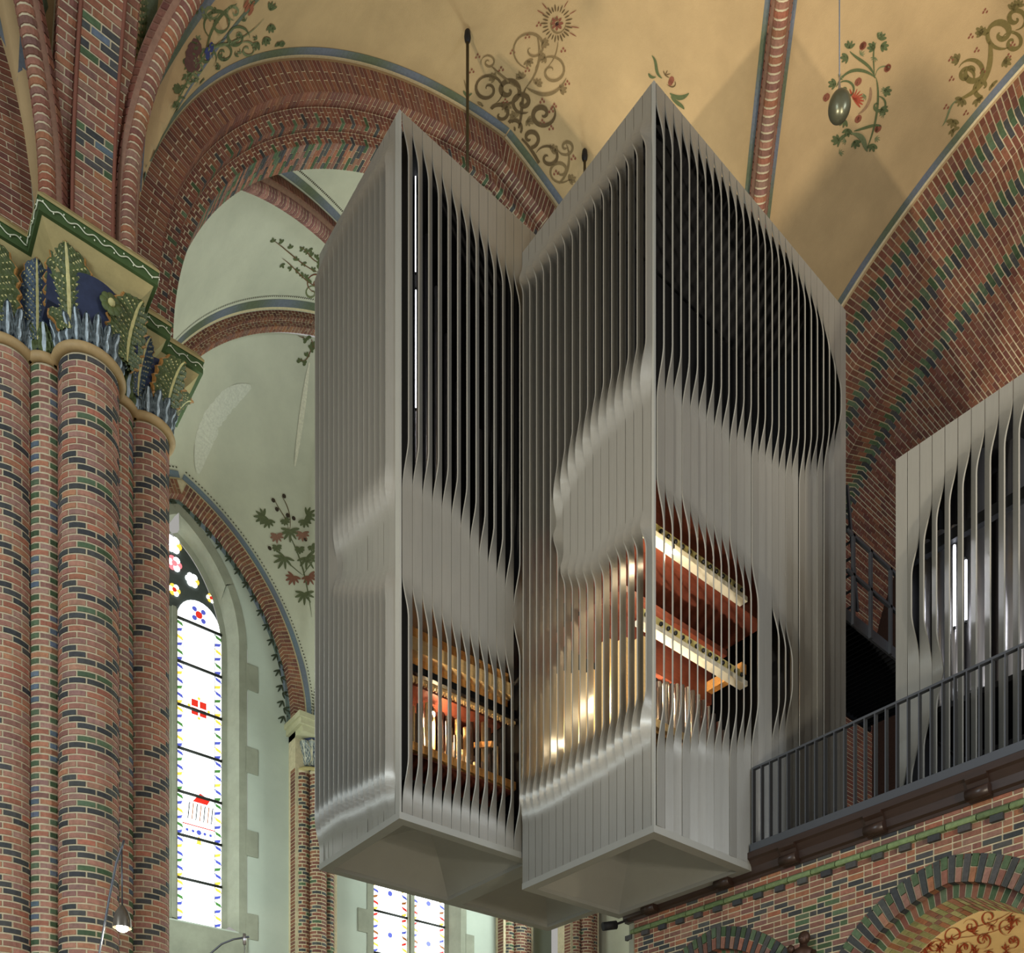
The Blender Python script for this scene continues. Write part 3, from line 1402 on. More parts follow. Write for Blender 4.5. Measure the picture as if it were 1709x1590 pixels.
face_slats(t2, (T2['x0'] + .03, T2['y0']), (1, 0), n2, p2, (0, -1, 0), T2['zb'] + .05, T2['zt'], [up2, lo2, le2], 38, True, jit=9, zb_fn=zb2)
upL = ([(870, 480), (893, 460), (960, 380), (1020, 305), (1075, 235), (1093, 222)],
       [(870, 1200), (931, 1200), (932, 835), (945, 808), (960, 775), (980, 742), (1000, 712), (1020, 690), (1043, 668), (1060, 645), (1093, 625)], 0, BIG_U)
loL = ([(870, 700), (931, 760), (932, 890), (945, 955), (970, 960), (1000, 950), (1027, 920), (1060, 900), (1077, 888), (1093, 875)],
       [(870, 1338), (900, 1328), (934, 1308), (971, 1282), (1008, 1260), (1045, 1232), (1093, 1198)], 0, BIG_U)
nL = 17
pL = (T2['y1'] - T2['y0'] - .03) / nL
face_slats(t2, (T2['x0'], T2['y0'] + .03), (0, 1), nL, pL, (-1, 0, 0), T2['zb'] + .05, T2['zt'], [upL, loL], 103, False, jit=1.5)
cp = MB()
cp.box(T2['x0'] - .006, T2['x0'] + .025, T2['y0'] - .006, T2['y0'] + .028, T2['zb'] + .05, T2['zt'])
cp.build('corner_post', M_ALUP, t2)
coffer(t2, T2['x0'] - .01, T2['xn'] + .02, T2['y0'] - .01, T2['y1'], T2['zb'])
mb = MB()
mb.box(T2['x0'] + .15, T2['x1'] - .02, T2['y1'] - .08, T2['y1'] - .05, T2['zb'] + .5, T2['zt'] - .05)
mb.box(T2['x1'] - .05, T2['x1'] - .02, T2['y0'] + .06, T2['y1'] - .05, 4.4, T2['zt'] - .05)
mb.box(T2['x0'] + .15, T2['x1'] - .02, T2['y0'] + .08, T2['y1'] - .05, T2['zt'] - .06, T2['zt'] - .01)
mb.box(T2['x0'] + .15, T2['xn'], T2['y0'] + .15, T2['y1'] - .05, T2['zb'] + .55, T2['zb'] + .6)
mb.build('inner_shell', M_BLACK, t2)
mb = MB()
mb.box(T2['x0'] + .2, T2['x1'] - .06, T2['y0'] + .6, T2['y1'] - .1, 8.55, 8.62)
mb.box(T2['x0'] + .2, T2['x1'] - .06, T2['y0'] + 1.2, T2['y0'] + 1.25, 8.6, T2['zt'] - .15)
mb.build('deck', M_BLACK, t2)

# ---------------------------------------------------------------- tower behind, only its underside shows
t3 = empty('organ_case', (T1['x1'], T1['y0'], T1['zb']), label='rear organ box whose pale coffered underside shows between the two towers', cat='organ case')
coffer(t3, T1['x1'], 9.40, T1['y0'], T1['y1'], T1['zb'])
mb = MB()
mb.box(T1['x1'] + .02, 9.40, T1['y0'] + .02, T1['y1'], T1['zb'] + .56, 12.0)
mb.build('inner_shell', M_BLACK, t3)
for i in range(14):
    build_slat(t3, (T1['x1'] + .03 + i * .135, T1['y1'], ), (1, 0, 0), (0, 1, 0), .13, T1['zb'] + .05, 12.0, [], 0)

# ---------------------------------------------------------------- right case, standing on the gallery
XR = 9.5
yr, zr = on_x(1495, 768, XR)
t4 = empty('organ_case', (XR, yr, 4.4), label='right organ case standing on the gallery behind the balustrade', cat='organ case')
upR = ([(1500, 975), (1512, 955), (1522, 935), (1542, 880), (1560, 845), (1575, 822), (1600, 790), (1625, 760), (1650, 738), (1675, 712), (1709, 680), (1760, 640)],
       [(1500, 1040), (1515, 1068), (1535, 1082), (1548, 1080), (1560, 1095), (1575, 1112), (1580, 1400), (1760, 1400)], 1508, BIG_U)
loR = ([(1495, 1330), (1512, 1295), (1530, 1250), (1548, 1205), (1565, 1150), (1575, 1118), (1580, 1000), (1760, 1000)], [(1495, 1500), (1760, 1500)], 1500, BIG_U)
n4, p4 = 24, .1355
face_slats(t4, (XR, yr), (0, -1), n4, p4, (-1, 0, 0), 4.35, zr, [upR, loR], 47, False, jit=2)
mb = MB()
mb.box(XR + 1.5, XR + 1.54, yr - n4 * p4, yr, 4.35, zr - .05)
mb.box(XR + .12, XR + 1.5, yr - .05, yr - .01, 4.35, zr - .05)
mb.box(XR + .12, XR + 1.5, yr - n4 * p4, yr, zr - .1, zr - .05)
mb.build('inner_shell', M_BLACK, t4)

# ================================================================== INSIDE THE CASES
ORD = ['leftmost', 'second from the left', 'third from the left', 'fourth from the left', 'fifth from the left', 'sixth from the left', 'rightmost']


def pipe(c, r, h, m, label, group, mouth=True, cone=False):
    p = empty('organ_pipe', (c[0], c[1], c[2]), label=label, cat='organ pipe', group=group)
    foot = MB()
    foot.lathe(c, [(.008, 0), (r * .35, .01), (r, .16 if r > .03 else .08)], 12)
    foot.build('pipe_foot', m, p)
    body = MB()
    f = .16 if r > .03 else .08
    body.lathe(c, [(r, f), (r * (1 if not cone else .7), h), (r * .9, h), (r * .9, h - .03)], 12)
    body.build('pipe_body', m, p)
    return p


def board(x0, x1, y0, y1, z0, z1, m, name, label, cat='beam', group=None):
    mb = MB()
    mb.box(x0, x1, y0, y1, z0, z1)
    return mb.build(name, m, None, label=label, cat=cat, group=group)


def bulb(loc, energy, color, label, r=.035):
    b = empty('light_bulb', loc, label=label, cat='light bulb')
    mb = MB()
    mb.ball(loc, r, 8)
    mb.build('glass_bulb', M_BULB, b)
    mb = MB()
    mb.lathe((loc[0], loc[1], loc[2] + r * .8), [(r * .5, 0), (r * .55, .05), (r * .3, .07), (.004, .075)], 10)
    mb.build('socket', M_DARK, b)
    l = lamp('bulb_light', 'POINT', (loc[0], loc[1], loc[2] - r - .02), energy, color, None, r)
    return b


# -- left tower, lower chamber
YA = 9.05


def zA(u, v, Y=YA):
    return on_y(u, v, Y)[1]


xa, xb = T1['x0'] + .22, T1['x1'] - .08
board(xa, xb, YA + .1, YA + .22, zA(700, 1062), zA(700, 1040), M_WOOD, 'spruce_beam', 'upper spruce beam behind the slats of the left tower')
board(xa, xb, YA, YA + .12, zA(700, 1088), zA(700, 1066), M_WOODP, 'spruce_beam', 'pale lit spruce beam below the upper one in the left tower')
board(xa, xb, YA + .12, YA + .95, zA(700, 1100), zA(700, 1085), M_WOOD, 'wooden_soffit', 'wide spruce board sloping back inside the left tower', 'board')
board(xa, xb, YA + .2, YA + .9, zA(700, 1128), zA(700, 1117), M_REDW, 'wooden_soffit', 'reddish underside board inside the left tower', 'board')
board(xa, xb, YA - .06, YA, zA(700, 1130), zA(700, 1118), M_DARK, 'steel_rail', 'dark steel rail crossing the left tower')
rk = MB()
zz = zA(700, 1141)
rk.box(xa, xb, YA - .05, YA, zz, zz + .035)
x = xa + .02
while x < xb - .03:
    rk.box(x, x + .018, YA - .06, YA - .04, zz - .05, zz)
    x += .042
rk.build('toothed_rail', M_WOODP, None, label='pale toothed rail under the dark steel rail in the left tower', cat='rail')
zch = zA(700, 1246)
board(xa, xb, YA - .06, YA, zch - .10, zch, M_WOOD, 'chest_edge', 'spruce front edge of the wind chest in the left tower', 'board')
board(xa, xb, YA, YA + 1.0, zch - .12, zch - .06, M_REDW, 'wind_chest', 'reddish wind chest board carrying the pipes of the left tower', 'wind chest')
k = 0
for row, yy in enumerate((YA + .1, YA + .28, YA + .5)):
    x = xa + .05
    while x < xb - .1:
        hh = (.16 + .55 * abs(math.sin(x * 2.3 + row)) ** 1.5) * (1 + .25 * row)
        if not (row == 0 and 6.1 < x < 6.35):
            pipe((x, yy, zch - .06), .018 + .012 * row, max(.2, hh), [M_TIN, M_WOODP, M_LEAD][(k + row) % 3], 'slim organ pipe standing on the wind chest of the left tower', 'pipes in the left tower')
        k += 1
        x += .062 + .035 * row
for i in range(7):
    x = xa + .55 + i * .14
    mb = MB()
    mb.box(x, x + .11, YA + .62, YA + .73, zch - .06, zch + .33 + .05 * (i % 3))
    mb.build('wooden_pipe', M_REDW, None, label='square red wooden pipe at the back of the left tower, ' + ORD[i], cat='organ pipe', group='square pipes in the left tower')
bulb((6.35, YA + .35, zA(700, 1150)), 70, (1, .72, .4), 'warm bulb lighting the pipes in the left tower')
bulb((6.6, YA + .30, zA(700, 1063)), 40, (1, .74, .42), 'warm bulb above the beams in the left tower', .025)
mb = MB()
mb.box(xa, xb, YA + .98, YA + 1.0, T1['zb'] + .55, 7.55)
mb.build('back_board', M_REDW, t1)
mb = MB()
mb.bar((xb - .35, YA, zA(700, 1190)), (xb - .35, YA + .8, zA(700, 1150)), .04, .07)
mb.bar((xa + .5, YA, zA(700, 1190)), (xa + .9, YA + .6, zA(700, 1130)), .04, .06)
mb.build('brace', M_WOOD, t1)

# upper chamber of the left tower: tin pipes in the dark
for i, (u, v0, v1, rr, yy) in enumerate([(694, 690, 285, .03, 9.2), (712, 665, 300, .05, 9.5), (728, 690, 480, .025, 9.25), (746, 740, 560, .04, 9.6), (764, 760, 640, .04, 9.6), (800, 800, 720, .045, 9.7), (820, 830, 740, .05, 9.7)]):
    X_, _ = on_y(u, 500, yy)
    pipe((X_, yy, 7.7), rr, zat(X_, yy, v1) - 7.7, M_TIN, 'tall tin pipe in the dark upper chamber of the left tower, ' + ORD[i], 'tall tin pipes in the left tower')


def glow_tube(x, y, z0, z1, label, energy=12, m=None, r=.022):
    t = empty('glow_tube', (x, y, z0), label=label, cat='lamp')
    mb = MB()
    mb.tube([(x, y, z0 + .03), (x, y, z1 - .03)], r, 8)
    mb.build('glowing_tube', m or M_TUBE, t)
    mb = MB()
    mb.tube([(x, y, z0), (x, y, z0 + .03)], r * 1.2, 8)
    mb.tube([(x, y, z1 - .03), (x, y, z1)], r * 1.2, 8)
    mb.build('end_cap', M_DARK, t)
    return t


# added glowing tubes imitate the bright strips seen between the middle tower's slats
Xt, Yt = 7.75, None
Yt = on_x(906, 600, Xt)[0]
glow_tube(Xt, Yt, zat(Xt, Yt, 722), zat(Xt, Yt, 598), 'upper added glow strip imitating bright light behind the left slats of the middle tower', r=.055)
glow_tube(Xt, Yt, zat(Xt, Yt, 1168), zat(Xt, Yt, 1085), 'lower added glow strip imitating bright light behind the left slats of the middle tower', r=.055)
glow_tube(Xt, Yt, zat(Xt, Yt, 1215), zat(Xt, Yt, 1185), 'short added glow strip imitating bright light lowest behind the middle tower slats', r=.055)
Xq, Zq = on_y(694, 600, 9.0)  # added glowing lines imitate light slivers among the tin pipes
glow_tube(Xq, 9.0, zat(Xq, 9.0, 685), zat(Xq, 9.0, 480), 'thin added glow line imitating a sliver of light in the dark upper opening of the left tower', r=.006)
glow_tube(Xq + .01, 9.02, zat(Xq, 9.0, 455), zat(Xq, 9.0, 285), 'thin added glow line imitating a sliver of light highest in the left tower opening', r=.005)

# -- middle tower, lower chamber (seen through the right face and between the left slats)
YB = 6.85


def zB(u, v, Y=YB):
    return on_y(u, v, Y)[1]


xc, xd = T2['x0'] + .3, 9.45
board(xc, xd + .6, YB + .12, YB + 1.5, zB(1110, 905), zB(1110, 905) + .8, M_REDW, 'bellows_box', 'red wooden bellows box under the slats of the middle tower', 'box')
for k, (va, vb) in enumerate(((908, 900), (1062, 1052))):
    rl_ = empty('cream_rail', (xc, YB, zB(1110, va)), label=('upper' if k == 0 else 'lower') + ' cream rail with dark studs crossing the middle tower', cat='rail')
    mb = MB()
    mb.box(xc, xd, YB - .02, YB + .10, zB(1110, va), zB(1110, va) + .06)
    mb.build('rail_edge', mat('white_paint', (225, 222, 205), rough=.5), rl_)
    mb = MB()
    mb.box(xc, xd, YB + .02, YB + .05, zB(1110, va) + .06, zB(1110, va) + .19)
    mb.build('rail_face', mat('straw_paint', (205, 196, 132), rough=.6), rl_)
    x = xc + .08
    while x < xd:
        mb = MB()
        mb.lathe((x, YB + .0, zB(1110, va) + .12), [(.001, -.03), (.02, -.015), (.024, 0), (.02, .015), (.001, .03)], 8)
        mb.build('stud', M_DARK, rl_)
        x += .128
board(xc, xd, YB + .3, YB + 1.5, zB(1110, 985), zB(1110, 975), M_REDW, 'bellows_board', 'dark red board below the bellows box of the middle tower', 'board')
board(xc + .4, xd, YB + .55, YB + .62, zB(1110, 1060), zB(1110, 985), M_REDW, 'bellows_board', 'upright red board behind the cream rails of the middle tower', 'board')
board(xd - .1, xd, YB, YB + 1.4, zB(1110, 1040), zB(1110, 1022), M_WOOD, 'cross_beam', 'spruce cross beam at the far end of the middle tower chamber')
zc2 = zB(1110, 1212)
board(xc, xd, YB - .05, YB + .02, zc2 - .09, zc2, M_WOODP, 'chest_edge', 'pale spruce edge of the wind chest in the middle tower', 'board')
board(xc, xd, YB, YB + 1.5, zc2 - .13, zc2 - .09, M_WOOD, 'wind_chest', 'spruce wind chest in the middle tower', 'wind chest')
k = 0
for row, yy in enumerate((YB + .12, YB + .34, YB + .6)):
    x = xc + .25
    while x < xd - .05:
        hh = .25 + .55 * max(0, math.sin((x - xc) * 1.6)) + .12 * row
        pipe((x, yy, zc2 - .09), .03 + .014 * row, hh, [M_LEAD, M_TIN][(k + row) % 2], 'grey metal pipe standing in the lower chamber of the middle tower', 'pipes in the middle tower')
        x += .1 + .04 * row
        k += 1
bulb((7.62, on_x(894, 1082, 7.62)[0], zat(7.62, on_x(894, 1082, 7.62)[0], 1082)), 8, (1, .9, .7), 'bright bulb glinting through the left slats of the middle tower', .04)
bulb((8.3, YB + .5, zB(1110, 1090)), 40, (1, .78, .48), 'warm bulb among the pipes of the middle tower')
bulb((7.9, YB - .12, zB(1110, 930)), 16, (1, .78, .48), 'warm bulb high in the lower chamber of the middle tower', .025)
bulb((7.72, 7.95, 5.95), 30, (1, .8, .5), 'warm bulb added to light the farthest left slats of the middle tower', .03)  # this bulb and the next are added to warm the left slats
bulb((7.72, 7.3, 6.2), 20, (1, .8, .5), 'warm bulb added to light the left slats near the corner of the middle tower', .03)
# spruce uprights seen as warm slivers between the left slats
for i in range(6):
    yy = 6.9 + i * .27
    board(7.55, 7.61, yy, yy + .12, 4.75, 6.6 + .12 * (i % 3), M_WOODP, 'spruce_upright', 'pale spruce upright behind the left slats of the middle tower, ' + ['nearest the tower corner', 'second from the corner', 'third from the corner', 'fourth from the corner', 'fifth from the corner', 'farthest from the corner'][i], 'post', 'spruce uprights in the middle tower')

# -- right case: big tin pipes and a dark frame
for i, (u, v1, rr, yoff, m) in enumerate([(1545, 905, .05, .35, M_TIN), (1568, 890, .06, .4, M_TIN), (1592, 880, .045, .3, M_TIN), (1632, 760, .13, .55, M_TIN), (1600, 760, .09, .8, M_TIN), (1668, 700, .08, .98, M_LEAD), (1690, 690, .12, .7, M_TIN)]):
    X_ = XR + yoff
    Y_ = on_x(u, 900, X_)[0]
    pipe((X_, Y_, 5.5), rr, zat(X_, Y_, v1) - 5.5, m, 'big pipe inside the right organ case, ' + ['leftmost', 'second from the left', 'thin one beside the middle light tube', 'widest of all', 'tall one behind the light tubes', 'dull grey lead one', 'rightmost'][i], 'big pipes in the right case')
mb = MB()
mb.box(XR + .2, XR + 1.4, yr - n4 * p4 + .1, yr - .1, 5.44, 5.5)
mb.build('pipe_deck', M_BLACK, t4)
mb = MB()
za, zb_ = zat(XR + .2, 4.6, 915), zat(XR + .2, 4.6, 890)
mb.bar((XR + .2, yr - .1, za), (XR + .2, 2.0, za), .08, .12)
mb.build('frame_beam', M_DARK, t4)
mb = MB()
mb.bar((XR + .3, yr - .1, 4.75), (XR + .3, 2.0, 4.75), .06, .1)
mb.build('frame_beam', M_DARK, t4)
for u, v0, v1 in ((1537, 1035, 950), (1593, 1050, 905), (1612, 1040, 930)):
    X_ = XR + .25
    Y_ = on_x(u, 900, X_)[0]
    glow_tube(X_, Y_, zat(X_, Y_, v0), zat(X_, Y_, v1), {1537: 'leftmost thin light tube in the right organ case', 1593: 'middle thin light tube in the right organ case', 1612: 'rightmost thin light tube in the right organ case'}[u], r=.012)
lampR = bulb((XR + .7, 3.0, 6.3), 40, (1, .95, .9), 'lamp deep inside the right organ case')
mb = MB()
mb.bar((XR + .5, 3.6, 7.2), (XR + .9, 2.6, 6.0), .06, .16)
mb.build('spruce_strut', M_WOOD, None, label='slanted spruce strut inside the right organ case', cat='strut')
# ================================================================== GALLERY WALL, BEAM, BALUSTRADE
XG = 8.98            # brick face
ZG = 3.80            # green course, underside
YE = 8.36            # left end of the wall
wg = empty('wall_gallery', (XG, 5.5, -1.6), kind='structure', label='polychrome brick gallery wall with pointed arches below the organ', cat='wall')
AR = [(4.09, 1.50, 1.86), (6.95, 1.50, 1.86)]       # arch centre Y, outer radius, centre Z
W1, W2, D1, D2 = .26, .13, .10, .62


EP = .2             # the two halves of each arch are struck from centres set apart


def ring(yc, r, zc, t, q):
    """point on a pointed ring: t 0..1 round the arch, q = distance inside the outer edge"""
    Rr = r + EP
    am = math.acos(EP / Rr)
    h = 1 if t < .5 else -1
    a = am * (t * 2 if t < .5 else (1 - t) * 2)
    rr = Rr - q
    am2 = math.acos(min(1, EP / rr))
    a = a * am2 / am
    return yc + h * (rr * math.cos(a) - EP), zc + rr * math.sin(a)


def half_at(r, dz):
    return math.sqrt(max((r + EP) ** 2 - dz * dz, 0)) - EP


def in_arch(y, z, grow=0.0):
    for yc, r, zc in AR:
        if z > zc:
            if math.hypot(y - yc, z - zc) < r + grow:
                return True
        elif abs(y - yc) < r + grow:
            return True
    return False


# masonry bed: a plate with the two openings cut out (strips between the arches)
bed = MB()
ybins = lin(1.6, YE, 270)
for y0, y1 in zip(ybins, ybins[1:]):
    ym = (y0 + y1) / 2
    zl = -1.6
    for yc, r, zc in AR:
        ri = r - W1 - W2
        if abs(ym - yc) < r - .02:
            zl = max(zl, zc + math.sqrt(max((r + EP) ** 2 - (abs(ym - yc) + EP) ** 2, 0)) - .02)
    bed.quad(((XG, y0, zl), (XG, y1, zl), (XG, y1, 4.25), (XG, y0, 4.25)))
bed.quad(((XG, YE, -1.6), (XG + .6, YE, -1.6), (XG + .6, YE, 4.25), (XG, YE, 4.25)))
bed.build('joint_bed', M_MORTAR, wg)

B = Bricks('gallery')


def PG(a, b, h):
    return (XG - h, a, b)


CR = .066
BL = .188


def gal_col(y, z, j):
    yc, zc = 5.52, 3.22
    dy, dz = abs(y - yc) / .085, abs(z - zc) / CR
    m = dy + dz
    if m < 5.2:
        if 3.6 < m:
            return rc(GREENB)
        return rc(DARKB) if m > 2.0 else rc(RED)
    # dark zigzag under the green course
    t = (y / .95) % 1.0
    zig = ZG - .14 - .30 * abs(t - .5) * 2
    if abs(z - zig) < .055:
        return rc(DARKB)
    if j % 5 == 0 and R.random() < .3:
        return rc(DARKB)
    return rc(RED)


def chord(z):
    """free intervals of one course outside the arch rings"""
    cuts = []
    for yc, r, zc in AR:
        dz = z - zc
        h = half_at(r, max(dz, 0))
        if h > .004:
            cuts.append((yc - h, yc + h))
    return sorted(cuts)


rows_z = [ZG - CR * k for k in range(24, 0, -1)] + [ZG + .075 + .062 * k for k in range(0, 3)]
for j, z in enumerate(rows_z):
    hh = CR if z < ZG else .062
    cuts = chord(z + hh)
    y = 1.7 - (BL * .5 if j % 2 else 0)
    n = 0
    while y < YE - .01:
        y1 = min(y + (BL * .5 if (n + j) % 3 == 0 else BL), YE)
        pieces = [(y, y1)]
        for c0, c1 in cuts:
            nxt = []
            for a, b in pieces:
                if b <= c0 or a >= c1:
                    nxt.append((a, b))
                else:
                    if a < c0:
                        nxt.append((a, c0 + .012))
                    if b > c1:
                        nxt.append((c1 - .012, b))
            pieces = nxt
        for a, b in pieces:
            if b - a > .025:
                B.add(PG, a + .005, b - .005, z + .005, z + hh - .005, .008, gal_col((y + y1) / 2, z + CR / 2, j))
        y = y1
        n += 1

# arch rings of radial bricks
ringbed = MB()
for yc, r, zc in AR:
    n = 2 * int((r + EP) * 1.45 / .078 / 1.0)
    st = 1.0 / n
    rows1, rows2, rows3, rows4 = [], [], [], []
    for i in range(81):
        t = i / 80
        o, m1, m2 = ring(yc, r, zc, t, 0), ring(yc, r, zc, t, W1), ring(yc, r, zc, t, W1 + W2)
        rows1.append([(XG, ) + o, (XG, ) + m1])
        rows2.append([(XG, ) + m1, (XG + D1, ) + m1])
        rows3.append([(XG + D1, ) + m1, (XG + D1, ) + m2])
        rows4.append([(XG + D1, ) + m2, (XG + D1 + D2, ) + m2])
    for rr in (rows1, rows2, rows3, rows4):
        ringbed.sheet(rr, smooth=False)

    def PA(a, t, h, r=r, yc=yc, zc=zc):
        return (XG - h, ) + ring(yc, r, zc, t, a)

    def PA1(a, t, h, r=r, yc=yc, zc=zc):
        return (XG + a, ) + ring(yc, r, zc, t, W1 + h)

    def PA2(a, t, h, r=r, yc=yc, zc=zc):
        return (XG + D1 - h, ) + ring(yc, r, zc, t, W1 + a)

    def PA3(a, t, h, r=r, yc=yc, zc=zc):
        return (XG + D1 + a, ) + ring(yc, r, zc, t, W1 + W2 + h)
    for i in range(n):
        t0, t1_ = st * (i + .09), st * (i + .91)
        if i % 2:
            c = rc(DARKB)
            B.add(PA, 0, W1 + .008, t0, t1_, .018, c, chamfer=.0)
            B.add(PA1, -.01, D1 - .004, t0, t1_, .008, c, chamfer=.0)
        else:
            B.add(PA, 0, W1 * .46, t0, t1_, .018, rc(GREENB), chamfer=.0)
            c = rc(RED)
            B.add(PA, W1 * .5, W1 + .008, t0, t1_, .018, c, chamfer=.0)
            B.add(PA1, -.01, D1 - .004, t0, t1_, .008, c, chamfer=.0)
        c = rc(GREENB) if i % 2 else rc(REDD)
        B.add(PA2, .004, W2 + .006, t0, t1_, .008, c, chamfer=.0)
        a = 0.0
        q = 0
        while a < D2 - .02:
            e = min(D2, a + (.1 if (q + i) % 2 else .2))
            B.add(PA3, a + (.006 if a else -.006), e - .006, t0, t1_, .007, rc(LIME) if (i + q // 2) % 2 else rc(RED[:5]), chamfer=.0)
            a = e
            q += 1
ringbed.build('joint_bed', M_MORTAR, wg)
B.finish(wg, 300)

# vault behind the first arch: painted ceiling under the gallery
und = MB()
und.box(XG + D1 + D2, XG + 4.2, 2.4, 5.9, 3.42, 3.46)
und.build('painted_soffit', mat('painted_soffit', (214, 190, 140), rough=.8, noise=.08, nscale=3), wg)
ub = MB()
ub.box(XG + 3.6, XG + 3.7, 1.6, YE, -1.6, 3.42)
ub.build('undergallery_wall', mat('painted_wall', (200, 172, 122), rough=.85, noise=.1, nscale=3), wg)

lu = empty('undergallery_lamp', (XG + 1.2, 5.52, 2.2), label='small warm lamp hanging under the gallery behind the pier of the two arches', cat='lamp')
mb = MB(); mb.ball((XG + 1.2, 5.52, 2.2), .05, 8); mb.build('glass_bulb', M_BULB, lu)
mb = MB(); mb.tube([(XG + 1.2, 5.52, 2.25), (XG + 1.2, 5.52, 3.42)], .006, 6); mb.build('cable', M_DARK, lu)
lamp('undergallery_light', 'POINT', (XG + 1.2, 5.52, 2.1), 60, (1, .85, .6), None, .05)

# green moulded course and its dark dentils
y = 1.7
while y < YE:
    y1 = min(y + .30, YE + .02)
    mb = MB()
    zz0, zz1 = ZG, ZG + .075
    pr = [(XG, zz0), (XG - .055, zz0), (XG - .065, zz0 + .012), (XG - .06, zz1 - .03), (XG - .02, zz1), (XG, zz1)]
    mb.sheet([[(px_, yy, pz_) for px_, pz_ in pr] for yy in (y + .005, y1 - .005)], rc([s2l((104, 124, 82)), s2l((96, 116, 76)), s2l((116, 134, 92))]), False)
    for yy in (y + .005, y1 - .005):
        mb.quad([(px_, yy, pz_) for px_, pz_ in pr], s2l((86, 106, 70)))
    mb.build('green_moulding', M_BRICK, wg)
    for k in (0, ):
        mb = MB()
        ym = y + .06
        mb.box(XG - .05, XG, ym, ym + .12, ZG - .066, ZG - .004, rc(DARKB))
        mb.build('dentil', M_BRICK, wg)
    y = y1
qn = MB()
qn.box(XG - .03, XG + .5, YE - .02, YE + .06, -1.6, 3.95)
qn.build('quoin', M_STONE, wg)

# ------------------------------------------------------------------ oak beam with corbels
gb = empty('gallery_beam', (XG, 5.5, 4.0), label='dark oak cornice beam along the top of the gallery wall', cat='beam')
ZB0, ZB1 = 3.98, 4.27
mb = MB()
pr = [(XG + .3, ZB0), (XG - .02, ZB0), (XG - .03, ZB0 + .03), (XG - .06, ZB0 + .05), (XG - .07, ZB0 + .13), (XG - .11, ZB0 + .20), (XG - .14, ZB0 + .22), (XG - .14, ZB1), (XG + .3, ZB1)]
mb.sheet([[(a, y, b) for a, b in pr] for y in (1.5, YE + .15)], smooth=False)
mb.quad([(a, YE + .15, b) for a, b in pr])
mb.build('beam_body', M_OAK, gb)
for yc in (on_x(1325, 1415, XG)[0], on_x(1468, 1362, XG)[0], on_x(1640, 1300, XG)[0], on_x(1215, 1462, XG)[0], on_x(1092, 1505, XG)[0]):
    mb = MB()
    pr = [(XG + .02, ZB0 + .02), (XG - .06, ZB0 + .00), (XG - .115, ZB0 + .03), (XG - .13, ZB0 + .075), (XG - .10, ZB0 + .115), (XG - .12, ZB0 + .16), (XG - .165, ZB0 + .19), (XG - .165, ZB0 + .215), (XG + .02, ZB0 + .215)]
    mb.sheet([[(a, y, b) for a, b in pr] for y in (yc - .10, yc + .10)], smooth=False)
    for y in (yc - .10, yc + .10):
        mb.quad([(a, y, b) for a, b in pr])
    mb.tube([(XG - .10, yc - .11, ZB0 + .06), (XG - .10, yc + .11, ZB0 + .06)], .058, 14)
    mb.build('corbel', M_OAK, gb)

# gallery floor
gf = MB()
gf.box(XG - .1, XW + 3, 1.0, YE, 4.27, 4.33)
gf.build('trim_1', M_DARK, kind='structure', label='dark floor slab of the organ gallery behind the balustrade', cat='floor')

# ------------------------------------------------------------------ balustrade
XB = 8.917
rail = empty('balustrade', (XB, 4.5, 4.33), label='grey steel balustrade of flat upright bars along the gallery edge', cat='balustrade')
YR0, YR1 = 1.9, T2['y0'] - .03
mb = MB(); mb.box(XB - .025, XB + .025, YR0, YR1, 5.27, 5.295); mb.build('top_rail', M_STEEL, rail)
mb = MB(); mb.box(XB - .06, XB + .03, YR0, YR1, 4.28, 4.37); mb.build('bottom_rail', M_STEEL, rail)
base = None
y = YR1 - .012
while y > YR0:
    if base is None:
        mb = MB()
        mb.box(XB - .03, XB + .03, y - .006, y + .006, 4.37, 5.27)
        base = mb.build('bar', M_STEEL, rail)
        y_first = y
    else:
        o = base.copy()
        COL.objects.link(o)
        o.location = (0, y - y_first, 0)
    y -= .118

# ------------------------------------------------------------------ catwalk between the cases
YK, XK, ZK = 6.45, 11.08, 8.02
cw = empty('catwalk', (XK, YK, ZK), label='narrow steel catwalk with handrails between the middle and right organ cases', cat='catwalk')
mb = MB(); mb.box(XK, XW, YK - .03, YK, ZK, ZK + .16); mb.build('edge_beam', M_STEEL, cw)
mb = MB()
mb.box(XK, 14.0, YK + 1.2, YK + 1.23, ZK, ZK + .16)
mb.box(XK, 14.0, YK, YK + 1.2, ZK + .10, ZK + .13)
mb.build('deck_plate', M_DARK, cw)
x = XK + .05
while x < 13.9:
    mb = MB(); mb.box(x, x + .02, YK, YK + 1.2, ZK + .04, ZK + .10); mb.build('grating_bar', M_DARK, cw)
    x += .11
for u in (1424, 1453, 1486):
    x = on_y(u, 900, YK - .05)[0]
    mb = MB(); mb.box(x - .025, x + .025, YK - .07, YK - .03, ZK - .02, ZK + 1.22); mb.build('upright', M_STEEL, cw)
for zz in (ZK + .66, ZK + 1.2):
    mb = MB(); mb.bar((XK, YK - .05, zz), (14.0, YK - .05, zz), .04, .04); mb.build('handrail', M_STEEL, cw)
lad = empty('ladder', (11.4, 7.0, ZK), label='slanting steel ladder rising beside the end of the middle organ tower', cat='ladder')
xl0, zl0 = on_y(1431, 1020, 6.7)
xl1, zl1 = on_y(1414, 810, 6.7)
for dy in (0, .3):
    mb = MB(); mb.bar((xl0, 6.7 + dy, zl0), (xl1, 6.7 + dy, zl1), .03, .05); mb.build('stile', M_STEEL, lad)
for k in range(8):
    t = (k + .5) / 8
    x, z = xl0 + (xl1 - xl0) * t, zl0 + (zl1 - zl0) * t
    mb = MB(); mb.bar((x, 6.7, z), (x, 7.0, z), .025, .025); mb.build('rung', M_STEEL, lad)
